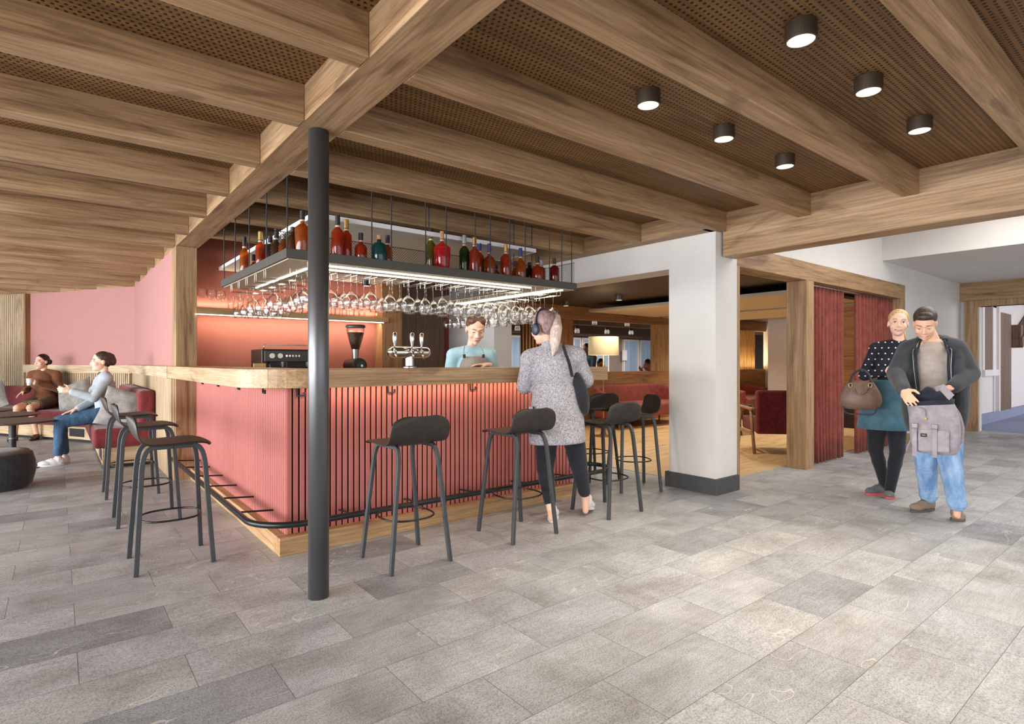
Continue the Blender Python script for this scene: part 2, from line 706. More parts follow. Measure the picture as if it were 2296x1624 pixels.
        if sub:
            md = o.modifiers.new('sub', 'SUBSURF')
            md.levels = md.render_levels = sub
        if bevel:
            md = o.modifiers.new('bevel', 'BEVEL')
            md.width = bevel
            md.segments = seg
            md.limit_method = 'ANGLE'
            md.angle_limit = math.radians(40)
            md.harden_normals = False
        if smooth or voxel or sub:
            for p in me.polygons:
                p.use_smooth = True
        return o


def tag(o, label=None, cat=None, group=None, kind=None):
    if label:
        o['label'] = label
    if cat:
        o['category'] = cat
    if group:
        o['group'] = group
    if kind:
        o['kind'] = kind
    return o


def thing(name, loc, label, cat, group=None, rz=0.0):
    o = bpy.data.objects.new(name, None)
    C.objects.link(o)
    o.empty_display_size = 0.1
    o.location = loc
    o.rotation_euler = (0, 0, rz)
    return tag(o, label, cat, group)


def kids(o):
    return [c for c in bpy.data.objects if c.parent == o]


def dup(o, loc=None, rz=None, label=None, group=None, parent=None, scale=None):
    c = o.copy()
    C.objects.link(c)
    if parent is not None:
        c.parent = parent
    if loc is not None:
        c.location = loc
    if rz is not None:
        c.rotation_euler = (0, 0, rz)
    if scale is not None:
        c.scale = (scale, scale, scale)
    if label:
        c['label'] = label
    if group:
        c['group'] = group
    for k in kids(o):
        dup(k, parent=c)
    return c


def struct(name, mb, mat, label=None, **kw):
    o = mb.build(name, mat, **kw)
    o['kind'] = 'structure'
    if label:
        o['label'] = label
    return o

# ================================================================== THE SETTING
WALL_U = 4.64          # plane of the white wall with the lounge opening
ZB, ZC = 2.38, 2.555   # underside of the beams, perforated ceiling
LZ = 2.235             # lounge ceiling
PVX = 7.55

struct('floor', MB().box(-7, 17, -5, 14.5, -0.05, 0.0), M_FLOOR, 'grey stone tile floor in long staggered rows')
struct('floor_lounge', MB().box(4.94, 14.7, 3.16, PVX, 0.0, 0.004), wood('pale_oak_floor', 'X', '#C49C66', '#DDBA86', '#EACB9C', 0.4), 'pale oak plank floor of the lounge')
struct('ceiling', MB().box(-7, 4.95, -5, 14.5, ZC, ZC + 0.08), M_PERF, 'brown perforated wood ceiling between the beams')
struct('ceiling_lobby', MB().box(4.9, 8.775, -5, 3.0, 3.9, 3.98), M_WHITE, 'high white ceiling of the lobby')
struct('ceiling_far', MB().box(8.775, 12.75, -5, 2.9, 2.58, 2.66), M_WHITE, 'low white ceiling before the far door')
struct('wall_bulkhead', MB().box(8.775, 8.83, -5, 2.9, 2.66, 3.9), M_WHITE, 'white bulkhead above the lobby')
struct('ceiling_lounge', MB().box(4.96, 14.7, 3.1, 7.7, LZ, LZ + 0.06), plain('dark_brown_ceiling', '#3D3124', 0.5, var=0.08), 'dark brown ceiling of the lounge')

# white wall with the wide opening, its pillar at the near end
struct('wall_right', MB().box(WALL_U, 4.945, 3.36, 7.4, 2.1, ZB + .2).box(WALL_U, 4.945, 6.19, 7.4, 0, 2.1), M_WHITE, 'white wall above the lounge opening')
struct('wall_pillar', MB().box(WALL_U, 5.0, 2.86, 3.36, 0.0, ZB + .2), M_WHITE, 'white square pillar beside the lounge opening')
struct('baseboard_pillar', MB().box(WALL_U - .028, 5.0, 2.832, 3.388, 0, 0.142), M_ANTH, 'dark grey stone skirting round the white pillar', bevel=0.003)
struct('trim_1', MB().box(5.0, 5.073, 2.87, 3.1, 0, 2.11), oak('Z'), 'oak jamb on the lobby side of the pillar', bevel=0.003)
struct('trim_2', MB().box(5.0, 9.62, 2.885, 3.11, 2.11, 2.312), oak('X'), 'long oak lintel over the curtained doorway', bevel=0.004)
struct('trim_3', MB().box(6.494, 6.675, 2.885, 3.11, 0, 2.11), oak('Z'), 'oak post standing between doorway and red curtains', bevel=0.004)
struct('trim_4', MB().box(9.45, 9.62, 2.885, 3.11, 0, 2.11), oak('Z'), 'oak end post beyond the red curtains', bevel=0.004)
struct('wall_lobby', MB().box(4.99, 9.62, 2.9, 3.05, 2.312, 3.9).box(9.62, 12.7, 2.9, 3.05, 0, 3.9), M_WHITE, 'white wall behind the couple')
struct('baseboard_lobby', MB().box(9.62, 12.5, 2.88, 2.9, 0, 0.15), oak('X'), 'oak skirting on the white lobby wall')
# far wall with door to a bright room
struct('wall_far', MB().box(12.5, 12.65, 2.642, 2.9, 0, 2.6).box(12.5, 12.65, -5, 1.45, 0, 2.6).box(12.5, 12.65, 1.45, 2.642, 2.16, 2.6), M_WHITE, 'white wall round the far doorway')
struct('trim_5', MB().box(12.42, 12.5, -5, 2.9, 2.264, 2.58), oak('Y'), 'deep oak beam over the far doorway', bevel=0.004)
struct('trim_6', MB().box(12.44, 12.66, 2.65, 2.84, 0, 2.264).box(12.44, 12.66, 1.3, 2.65, 2.16, 2.264).box(12.44, 12.66, 1.3, 1.47, 0, 2.264), oak('Z'), 'oak frame of the far doorway', bevel=0.003)
blue = plain('blue_grey_carpet', '#8C93AE', 0.95, var=0.05)
struct('floor_far_room', MB().box(12.66, 21.5, -3, 2.9, 0.0, 0.006), blue, 'blue grey carpet beyond the far doorway')
boards = NT('white_boards')
_x, _y, _z = boards.xyz(boards.coord())
_s = boards.math('LESS_THAN', boards.math('FRACT', boards.math('DIVIDE', boards.math('ADD', _x, _y), 0.09)), 0.1)
boards.col(boards.mix(_s, lin('#E6E0DF'), lin('#B5ACAB')))
boards.rough(0.7)
FRV = 2.9
struct('wall_far_room', MB().box(21.4, 21.5, -3, FRV, 0, 2.9).box(12.66, 21.5, FRV, FRV + .1, 0, 2.9), boards.m, 'white boarded wall of the far room')
struct('baseboard_far_room', MB().box(21.35, 21.4, -3, FRV - .05, 0, 0.2).box(12.66, 21.4, FRV - .05, FRV, 0, 0.2), blue, 'blue grey skirting of the far room')
struct('ceiling_far_room', MB().box(12.66, 21.5, -3, 3, 2.9, 2.96), M_WHITE, 'white ceiling of the far room')
dk = wood('dark_brown_wood', 'Z', '#5A4230', '#735644', '#86684F')
lacq = plain('white_lacquer', '#E8E3E1', 0.5, var=0.01)
struct('door_1', MB().box(15.0, 16.0, FRV - .06, FRV, 0.2, 2.22), dk, 'tall brown wooden door in the far room', bevel=0.004)
struct('trim_21', MB().box(14.9, 15.0, FRV - .07, FRV, 0.2, 2.6).box(14.72, 14.78, FRV - .03, FRV, .2, 2.5), lacq, 'white upright beside the brown door')
w1 = struct('window_1', MB().box(13.66, 13.78, FRV - .07, FRV, 1.05, 2.4).box(14.4, 14.66, FRV - .07, FRV, 1.05, 2.4).box(13.66, 14.72, FRV - .1, FRV, 0.93, 1.05).box(13.66, 14.66, FRV - .07, FRV, 2.28, 2.4), lacq, 'white framed brown panel window in the far room')
MB().box(13.78, 14.4, FRV - .05, FRV, 1.05, 2.28).build('pane', dk, w1)
br = Matrix.Translation((17.3, FRV - .12, 2.05)) @ Matrix.Rotation(-.36, 4, 'Y')
struct('trim_7', MB().obox(br, 2.5, .2, .22).box(16.1, 16.3, FRV - .2, FRV, 1.55, 2.0).box(15.4, 21, FRV - .4, FRV - .2, 2.5, 2.66), dk, 'dark wood strut and beam in the far room')

# beams under the ceiling
jm = oak('X')
JL = [-0.92, -0.17, 0.597, 1.332, 2.066, 2.803, 3.575, 4.352, 5.13, 5.93, 6.708, 7.49, 8.27, 9.05, 9.83, 10.6, 11.4, 12.2, 13.0]
for k, v in enumerate(JL):
    nm = 'ceiling_beam'
    o = struct(nm, MB().box(-6.8, 0.945, v, v + 0.105, ZB, ZC + .02), jm, 'oak ceiling joist on the seating side', bevel=0.004)
    if v < 6.6:
        ue = 4.725 if v < 2.85 else 4.49
        o = struct(nm, MB().box(1.145, ue, v, v + 0.105, ZB, ZC + .02), jm, 'oak ceiling joist on the bar side', bevel=0.004)
struct('ceiling_beam', MB().box(0.945, 1.145, -4.5, 10.75, ZB + 0.0005, ZC + .02), oak('Y'), 'long oak main beam carried by the round pole', bevel=0.004)
struct('ceiling_beam', MB().box(4.725, 4.94, -4.5, 2.84, 2.158, ZC + .02), oak('Y'), 'deep oak beam at the edge of the lobby', bevel=0.004)
struct('ceiling_beam', MB().box(4.49, 4.64, 2.86, 7.0, ZB, ZC + .02), oak('Y'), 'oak beam along the white wall above the opening', bevel=0.004)
struct('trim_8', MB().box(4.725, 4.95, -5, 2.85, ZC, 3.95), M_WHITE, 'white upstand over the deep beam')

# pole
p = thing('round_pole', (1.045, 2.89, 0), 'tall round dark grey steel pole in front of the bar corner', 'pole')
MB().lathe([(0.0, 0), (0.0515, 0.0), (0.0515, 2.38), (0, 2.38)], 40, caps=False).build('pole_shaft', M_POLE, p, smooth=True, bevel=0.0)
p['kind'] = 'structure'

# pink walls on the seating side (second one runs off at an angle)
A2 = (0.945, 10.62)
D2 = Vector((-1.243, 2.187)).normalized()
N2 = Vector((D2.y, -D2.x))            # points away from the room
B2 = (A2[0] + D2.x * 2.62, A2[1] + D2.y * 2.62)


RZ2 = math.atan2(D2.y, D2.x)


def strip2(mb, s0, s1, t0, t1, z0, z1):
    """box in the frame of the angled wall: x along the wall, y out of the wall into the room"""
    return mb.box(s0, s1, t0, t1, z0, z1)


def ang(o):
    o.location = (A2[0], A2[1], 0)
    o.rotation_euler = (0, 0, RZ2)
    return o


struct('wall_left', MB().box(0.945, 1.05, 6.72, 10.72, 0, ZB), M_PINK, 'coral painted wall behind the near bench')
ang(struct('wall_back', strip2(MB(), 0, 2.66, -0.1, 0, 0, ZB), M_PINK, 'coral painted wall behind the far bench'))
zc = strip2(MB(), 0, 4.5, -0.1, 0, ZB, ZC + .02)
ang(struct('trim_9', zc, oak('X'), 'oak boards above the angled coral wall'))
oaks = wood('pale_oak_panel', 'X', '#AE9270', '#C5AC89', '#D3BD9E')
oakz = wood('pale_oak_slats', 'Z', '#AE9270', '#C5AC89', '#D3BD9E')
struct('trim_10', MB().box(0.865, 0.945, 6.66, 10.58, 1.035, 1.155), wood('pale_oak_ledge', 'Y', '#AE9270', '#C5AC89', '#D3BD9E'), 'pale oak ledge below the near coral wall', bevel=0.003)
ang(struct('trim_11', strip2(MB(), -0.03, 2.7, 0, 0.08, 1.02, 1.155), oaks, 'pale oak ledge below the angled coral wall', bevel=0.003))
sl = MB()
for k in range(56):
    strip2(sl, 0.04 + k * 0.047, 0.04 + k * 0.047 + 0.03, 0.0, 0.055, 0.6, 1.02)
ang(struct('wall_panel_back', sl, oakz, 'slatted pale oak panel above the far bench'))
ang(struct('wall_panel_backing', strip2(MB(), 0, 2.7, 0.0, 0.02, 0.4, 1.03), plain('slot_shadow_board', '#6B5844', 0.8), 'board behind the slatted panel'))
sl = MB()
for k in range(100):
    y = 6.68 + k * 0.039
    if y < 10.5:
        sl.box(0.905, 0.945, y, y + 0.03, 0.0, 1.035)
struct('wall_panel_left', sl.box(0.925, 0.945, 6.66, 10.6, 0, 1.035), oakz, 'fluted pale oak panel beside the near bench')
# slatted timber wall at the far left
sl = MB()
for k in range(14):
    strip2(sl, 2.72 + k * 0.055, 2.72 + k * 0.055 + 0.032, 0.0, 0.06, 0, ZB)
ang(struct('wall_slatted', sl, oakz, 'pale slatted timber wall at the far left'))
ang(struct('wall_slatted_backing', strip2(MB(), 2.66, 4.6, -0.06, 0.01, 0, ZB), MATS['slot_shadow_board'], 'board behind the slatted timber wall'))
ang(struct('trim_12', strip2(MB(), 2.64, 2.70, 0.0, 0.075, 1.155, ZB), oak2('Z'), 'brown edge trim between coral wall and slats'))

# wood pier at the left end of the bar
struct('trim_13', MB().box(0.94, 1.132, 6.63, 6.9, 0, ZB), oak('Z'), 'oak pier at the far end of the bar', bevel=0.003)

# bar recess: red back wall, pier, dark door, passage
RV = 6.87
struct('wall_bar', MB().box(1.05, 3.22, RV, RV + 0.1, 0, ZC), M_RED, 'red wall behind the bar shelf')
struct('trim_14', MB().box(3.22, 3.5, 6.66, 7.05, 0, ZB), wood('warm_oak_Z', 'Z', '#8A5F3C', '#A87A50', '#BE9265'), 'brown oak pier at the right end of the red wall', bevel=0.003)
struct('wall_passage', MB().box(3.5, 4.64, 7.33, 7.4, 0, ZC), plain('dark_red_paint', '#7E3A33', 0.8), 'dark red end of the passage')
struct('door_2', MB().box(3.55, 4.52, 7.27, 7.33, 0, ZC - .02), dk, 'dark brown wood door at the end of the passage')

# back partition of the lounge with openings to the room behind
PV = 7.55
wo = wood('lounge_oak_X', 'X', '#80583A', '#A27650', '#BA8E66')
woz = wood('lounge_oak_Z', 'Z', '#80583A', '#A27650', '#BA8E66')
struct('wall_partition', MB().box(4.96, 14.7, PV, PV + 0.12, 0, 1.01), wo, 'low wooden wall at the back of the lounge', bevel=0.004)
struct('trim_15', MB().box(4.96, 14.7, PV - 0.02, PV + 0.14, 2.0, LZ), wo, 'wooden header over the lounge windows', bevel=0.004)
struct('trim_16', MB().box(6.98, 7.5, PV, PV + 0.14, 1.01, 2.0), woz, 'wooden post between the lounge windows', bevel=0.004)
sl = MB()
for k in range(69):
    x = 9.9 + k * 0.062
    sl.box(x, x + 0.018, PV + 0.03, PV + 0.09, 1.01, 2.0)
for z in (1.6, 1.98):
    sl.box(9.9, 14.2, PV + 0.05, PV + 0.07, z, z + 0.015)
struct('trim_17', sl, wood('lounge_slat_wood', 'Z', '#B08E5C', '#D2AE76', '#E2C590'), 'slatted wooden screen on the lounge partition')
sl = MB()
for k in range(9):
    x = 6.3 + k * 0.075
    sl.box(x, x + 0.03, PV + 0.03, PV + 0.09, 1.01, 2.0)
struct('trim_18', sl, woz, 'row of thin dark slats beside the window post')
# room behind: windows, blinds and ceiling
struct('ceiling_back_room', MB().box(4.5, 19, 7.7, 11.9, 2.3, 2.36), plain('grey_brown_ceiling', '#8B7A6B', 0.8), 'ceiling of the room behind the lounge')
gfm = NT('backlit_blue_blind')
_x, _y, _z = gfm.xyz(gfm.coord())
gfm.col(gfm.ramp(gfm.noise(gfm.mapping(gfm.coord(), (9, 1, .2)), 2.0, 3), [(0.35, lin('#71869F')), (0.65, lin('#93A6BA'))]))
gfm.b.inputs['Emission Color'].default_value = lin('#8FA3BB')
gfm.b.inputs['Emission Strength'].default_value = 0.22  # faint glow put in for daylight behind the blinds
gf = gfm.m
struct('wall_back_room', MB().box(4.4, 19, 11.7, 11.8, 0, 2.3).box(18.9, 19, 7.7, 11.7, 0, 2.3).box(5.0, 5.06, 8.0, 11.7, 0, 2.3), plain('taupe_wall', '#8A7B71', 0.8), 'taupe wall of the room behind the lounge')
struct('floor_back_room', MB().box(4.4, 19, 7.7, 11.8, 0, 0.005), plain('brown_carpet', '#6B5A4C', 0.95), 'floor of the room behind the lounge')
wf = plain('white_window_frame', '#EDE2D8', 0.5, var=0.01)
k = 0
for xa, xb in ((1106, 1138), (1140, 1170), (1173, 1203), (1206, 1242), (1286, 1303), (1305, 1323), (1336, 1366), (1399, 1433), (1436, 1470), (1474, 1506)):
    k += 1
    xa, xb = at_v(xa, 790, 11.62).x, at_v(xb, 790, 11.62).x
    w = struct('window_%d' % (k + 1), MB().box(xa, xa + .05, 11.62, 11.7, 0.2, 1.9).box(xb - .05, xb, 11.62, 11.7, 0.2, 1.9).box(xa + .05, xb - .05, 11.62, 11.7, 1.85, 1.9).box(xa + .05, xb - .05, 11.62, 11.7, 0.2, 0.28), wf, 'white framed window with blue grey blind')
    MB().box(xa + .05, xb - .05, 11.64, 11.69, 0.28, 1.85).build('pane', gf, w)
struct('trim_19', MB().box(5.06, 18.9, 11.4, 11.65, 1.95, 2.3), plain('dark_taupe_beam', '#6A564A', 0.7), 'dark beam over the windows of the back room')
struct('trim_20', MB().box(5.06, 18.9, 9.4, 9.6, 2.08, 2.3), plain('mid_taupe_beam', '#86705E', 0.7), 'brown beam across the back room')
# right end of the lounge
struct('wall_lounge_end', MB().box(12.3, 12.4, 3.1, 6.3, 0, LZ).box(12.4, 14.7, 6.2, 6.3, 0, LZ).box(14.6, 14.7, 6.3, 7.6, 0, LZ), M_WHITE, 'pale end wall of the lounge')
kn = wood('knotty_orange_pine', 'Y', '#8E5A22', '#B97F3C', '#CF9A55')
struct('wall_pine', MB().box(9.95, 10.0, 3.2, 4.3, 0.72, 1.95).box(9.93, 10.0, 3.2, 4.3, 1.95, 2.1), kn, 'knotty pine panel behind the curtains')
struct('wall_dark_base', MB().box(9.9, 10.0, 3.2, 4.3, 0.14, 0.72), plain('dark_plinth_board', '#3B302A', 0.7), 'dark board under the pine panel')

# suspended ceiling panels in the lounge
sp = plain('warm_beige_panel', '#DDD0B6', 0.7, var=0.02)
edge = plain('grey_panel_edge', '#B5AFA6', 0.5, var=0.02)
for nm, (x0, x1, y0, y1), lab in (('ceiling_panel', (7.45, 9.35, 3.35, 7.1), 'large beige panel hung below the dark lounge ceiling'),
                                  ('ceiling_panel', (9.6, 11.4, 3.35, 7.1), 'second beige panel hung at the far side of the lounge')):
    t = thing(nm, ((x0 + x1) / 2, (y0 + y1) / 2, 2.1), lab, 'ceiling panel', 'suspended lounge ceiling panels')
    hx, hy = (x1 - x0) / 2, (y1 - y0) / 2
    MB().box(-hx, hx, -hy, hy, 0, 0.03).build('panel_board', sp, t)
    MB().box(-hx - .012, hx + .012, -hy - .012, -hy, -.002, 0.04).box(-hx - .012, -hx, -hy, hy, -.002, 0.04).box(hx, hx + .012, -hy, hy, -.002, 0.04).box(-hx, hx, hy, hy + .012, -.002, 0.04).build('panel_edge', edge, t)
    MB().cyl((-hx * .6, 0, .03), (-hx * .6, 0, LZ - 2.1), .006).cyl((hx * .6, 0, .03), (hx * .6, 0, LZ - 2.1), .006).build('hanger', M_BLACK, t)
# white edged ceiling panel over the bar
t = thing('ceiling_panel', (2.4, 5.38, 2.2), 'large beige panel with pale edge hung above the bottle rack', 'ceiling panel')
MB().box(-1.01, 1.0, -1.45, 1.45, 0.0, 0.03).build('panel_board', plain('beige_panel', '#E4DAC8', 0.8, var=0.02), t)
MB().box(-1.025, 1.015, -1.465, -1.45, -.002, 0.032).box(-1.025, -1.01, -1.45, 1.45, -.002, 0.032).box(1.0, 1.015, -1.45, 1.45, -.002, 0.032).build('panel_edge', plain('pale_panel_edge', '#E6E4E6', 0.5, var=0.01), t)
MB().cyl((-.7, -.5, .03), (-.7, -.5, .18), .006).cyl((.7, -.5, .03), (.7, -.5, .18), .006).cyl((-.7, .8, .03), (-.7, .8, .18), .006).cyl((.7, .8, .03), (.7, .8, .18), .006).build('hanger', M_BLACK, t)


# ================================================================== CEILING LIGHTS
warm = emit('lamp_lens', (1.0, 0.70, 0.40), 2.0)


def downlight(x, y, zc, label, group, r=0.06, h=0.072, power=26, mk=M_BLACK, lens=warm, ang=130):
    t = thing('ceiling_downlight', (x, y, zc), label, 'ceiling light', group)
    MB().lathe([(0, 0), (r, 0), (r, -h), (r - .008, -h), (r - .008, -h + .008), (0, -h + .008)], 32, caps=False).build('housing', mk, t, smooth=False, bevel=0.002)
    MB().lathe([(0, -h + .006), (r - .009, -h + .006), (r - .009, -h + .003), (0, -h + .003)], 32, caps=False).build('lens', lens, t)
    if power:
        spot('lamp_beam', (x, y, zc - h - .01), power, (1, .88, .72), ang, 1.0, r * .8)
    return t


dlm = plain('bronze_black_housing', '#54473A', 0.5, 0.3, var=0.03)
names = ['nearest downlight of the right-hand ceiling row, close to the top edge', 'middle downlight of the ceiling bay nearest the lobby', 'last downlight of the ceiling bay nearest the lobby, before the deep beam']
names2 = ['first downlight in the ceiling bay beside the bar side joist', 'second downlight in the ceiling bay next to the bar', 'third downlight in the ceiling bay next to the bar, nearest the white pillar']
for i, x in enumerate((2.306, 2.993, 3.718)):
    downlight(x * 1.008, 1.055, ZC, names[i], 'downlights in the perforated ceiling', mk=dlm, power=80)
for i, x in enumerate((2.296, 2.982, 3.71)):
    downlight(x * 1.008, 1.80, ZC, names2[i], 'downlights in the perforated ceiling', mk=dlm, power=50)
grey = plain('grey_lamp_housing', '#77726C', 0.4, 0.5, var=0.03)
dl = at_z(1388, 662, LZ)
downlight(dl.x, dl.y, LZ, 'small round downlight on the dark lounge ceiling, nearer the white pillar', 'lounge downlights', 0.055, 0.08, 60, grey)
dl = at_z(1269, 676, LZ)
downlight(dl.x, dl.y, LZ, 'small round downlight on the dark lounge ceiling above the ponytail', 'lounge downlights', 0.055, 0.08, 45, grey)
dl = at_z(822, 629, 2.2)
downlight(dl.x, dl.y, 2.2, 'short black downlight under the beige panel above the bar', None, 0.05, 0.07, 12, M_BLACK)
# added spots without fixtures that brighten the lounge
for x, y in ((8.4, 4.6), (10.4, 4.6), (6.3, 4.6), (10.8, 6.6), (8.9, 6.4)):
    spot('lounge_fill_beam', (x, y, 2.15 if x < 7.4 else 2.08), 115, (1, .88, .72), 130, 1.0, .05)
area('cove_light', (12.8, PV + 0.2, 1.05), (PI, 0, 0), 3.3, 0.05, 60, (1, .82, .52))
struct('wall_cove', MB().box(11.1, 14.6, PV + .3, PV + .34, .9, 2.2), plain('cove_back', '#D8BE92', 0.8), 'pale board behind the slatted screen')
area('back_room_fill', (11.0, 10.2, 2.03), (0, 0, 0), 6, 1.2, 150, (1, .93, .88))  # added area lamp for the dark back room, no fixture there


# ================================================================== BAR
BU, BV = 1.13, 3.68      # outer faces of the slatted fronts
bar = thing('bar_counter', (BU, BV, 0), 'coral slatted bar counter with oak plinth behind the round pole', 'bar counter')


def bl(mb):
    return mb.xform(Matrix.Translation((-BU, -BV, 0)))


m = MB()
x = BU
while x < 3.62:
    m.box(x, x + 0.0298, BV, BV + 0.011, 0.112, 1.04)
    x += 0.0407
bl(m).build('front_slats', M_SLAT, bar, bevel=0.002, seg=1)
m = MB()
y = BV + 0.01
while y < 6.63:
    m.box(BU - .006, BU + 0.014, y, y + 0.0285, 0.112, 1.04)
    y += 0.0407
bl(m).build('side_slats', M_SLAT, bar, bevel=0.002, seg=1)
bl(MB().box(BU + .011, 3.62, BV + .011, BV + .05, 0.05, 1.04).box(BU + .011, BU + .05, BV + .05, 6.62, 0.05, 1.04).box(3.6, 3.62, BV + .05, 3.9, .05, 1.04)).build('carcass', plain('dark_slot_board', '#1D1715', 0.9), bar)
pl = wood('plinth_oak_X', 'X', '#9A744C', '#BD9468', '#CFA97C')
bl(MB().box(1.069, 3.64, 3.62, 3.74, 0.0, 0.112)).build('plinth', pl, bar, bevel=0.002)
bl(MB().box(1.069, 1.19, 3.7405, 6.63, 0.0, 0.112)).build('plinth', wood('plinth_oak_Y', 'Y', '#9A744C', '#BD9468', '#CFA97C'), bar, bevel=0.002)


def hook(p, d):
    """flat black bag hook; d = direction out of the panel"""
    s = Vector((-d[1], d[0], 0))
    h = MB()
    dv = Vector((*d, 0))
    q = Vector(p)
    path = [q, q + Vector((0, 0, -.055)), q + dv * .0 + s * 0.05 + Vector((0, 0, -.055)), q + s * 0.05 + Vector((0, 0, -.032))]
    h.tube([path[0] + dv * .012, path[1] + dv * .012, path[2] + dv * .012, path[3] + dv * .012], .0075, 4, phase=PI / 4)
    bl(h).build('hook', M_BLACK, bar)


for y in (6.30, 5.60, 4.87, 4.17):
    hook((BU, y, 1.04), (-1, 0))
for x in (1.19, 1.82, 2.52):
    hook((x, BV, 1.04), (0, -1))
# countertop
CL, CF = 0.87, 3.47
pts = []
r = 0.42
for k in range(13):
    a = PI + PI / 2 * k / 12
    pts.append((CL + r + r * math.cos(a), CF + r + r * math.sin(a)))
r = 0.06
for k in range(5):
    a = -PI / 2 + PI / 2 * k / 4
    pts.append((3.92 - r + r * math.cos(a), CF + r + r * math.sin(a)))
pts += [(3.92, 3.88), (1.36, 3.88)]
half = 6
front = pts[half:]
left = pts[:half + 1] + [(1.36, 3.88), (1.30, 3.94), (1.30, 6.62), (0.945, 6.62), (0.945, 6.655), (CL, 6.655)]
t = thing('countertop', (2, 3.6, 1.04), 'thick oak countertop with rounded corner on the coral bar', 'countertop')
ct_m = Matrix.Translation((-2, -3.6, -1.04))
MB().prism(front, 1.04, 1.157).xform(ct_m).build('worktop', wood('counter_oak', 'X', '#96714B', '#B7936A', '#CBA97F', 0.5), t, bevel=0.004)
MB().prism(left, 1.04, 1.157).xform(ct_m).build('worktop', wood('counter_oak_lit_side', 'Y', '#A5825C', '#C3A27C', '#D4B792', 0.5), t, bevel=0.004)  # paler copy of the counter oak, daylight on this side put into the colour
# foot rail
RZ_, RVV, RUU = 0.235, 3.435, 0.9
rp = [(RUU, 6.55, RZ_)]
r = 0.28
for k in range(13):
    a = PI + PI / 2 * k / 12
    rp.append((RUU + r + r * math.cos(a), RVV + r + r * math.sin(a), RZ_))
r = 0.2
for k in range(13):
    a = -PI / 2 + PI * k / 12
    rp.append((3.78 + r * math.cos(a), RVV + r + r * math.sin(a), RZ_))
rp.append((3.68, RVV + 2 * r, RZ_))
t = thing('foot_rail', (RUU, RVV, 0), 'black tubular foot rail running round the base of the bar', 'foot rail')
rl = Matrix.Translation((-RUU, -RVV, 0))
MB().tube(rp, 0.019, 14).xform(rl).build('rail_tube', plain('satin_black_rail', '#303133', 0.35, 0.6, var=0.03), t, smooth=True)
for y in (3.95, 4.43, 4.93, 5.43, 5.95, 6.4):
    MB().cyl((RUU, y, RZ_), (BU - .0068, y, RZ_ - .02), .006).xform(rl).build('bracket', M_BLACK, t)
for x in (1.47, 1.95, 2.43, 2.93, 3.4):
    MB().cyl((x, RVV, RZ_), (x, BV - .0008, RZ_ - .02), .006).xform(rl).build('bracket', M_BLACK, t)
# warm light strip under the front edge of the counter and under the shelf
ledw = emit('warm_led', (1.0, 0.86, 0.66), 14)
t = tag(MB().box(1.25, 3.6, 3.60, 3.612, 1.034, 1.04).build('light_strip', emit('dim_warm_led', (1.0, .7, .4), 1.5)), 'thin light strip under the front edge of the countertop', 'light strip')
area('bar_front_light', (2.42, 3.606, 1.03), (math.radians(28), 0, 0), 2.35, 0.02, 3.6, (1, .75, .48))

# back counter and shelf
t = thing('back_counter', (2.2, 6.4, 0), 'dark back counter under the coffee machine along the red wall', 'back counter')
MB().box(-1.0, 1.0, -.3, .46, 0, .86).build('cabinet', plain('dark_counter_front', '#3A3430', 0.6), t, bevel=0.003)
MB().box(-1.015, 1.015, -.33, .46, .86, .9).build('worktop', oak2('X'), t, bevel=0.003)
t = thing('wall_shelf', (2.2, 6.8, 1.7), 'long oak wall shelf of glasses on the red wall', 'shelf')
MB().box(-1.085, 1.08, -.2, .07, 0, .062).build('shelf_board', wood('shelf_oak', 'X', '#8D6D45', '#A78658', '#B8976A'), t, bevel=0.002)
MB().box(-1.085, 1.02, -.19, -.178, -.01, 0).build('light_strip', emit('shelf_led', (1, .9, .82), 3.5), t)
area('shelf_light_down', (2.18, 6.70, 1.685), (math.radians(32), 0, 0), 2.1, 0.03, 7.5, (1, .88, .74))
area('shelf_light_up', (2.18, 6.82, 1.80), (PI - math.radians(18), 0, 0), 2.1, 0.03, 5, (1, .88, .74))

# ================================================================== HANGING RACK
RU0, RU1, RV0, RV1, RZ0, RZ1 = 1.131, 3.723, 3.70, 5.53, 1.86, 1.922
rack = thing('hanging_bottle_rack', (RU0, RV0, RZ0), 'dark grey steel bottle rack hung on rods above the bar', 'bottle rack')
rm = Matrix.Translation((-RU0, -RV0, -RZ0))
SW = 0.42
M_RACK = plain('grey_bronze_steel', '#55534F', 0.45, 0.5, var=0.03)
for (a, b, c, d) in ((RU0, RU1, RV0, RV0 + SW), (RU0, RU0 + SW, RV0 + SW, RV1), (RU1 - SW, RU1, RV0 + SW, RV1)):
    MB().box(a, b, c, d, RZ0 + .002, RZ1).xform(rm).build('shelf_tray', M_RACK, rack, bevel=0.002)
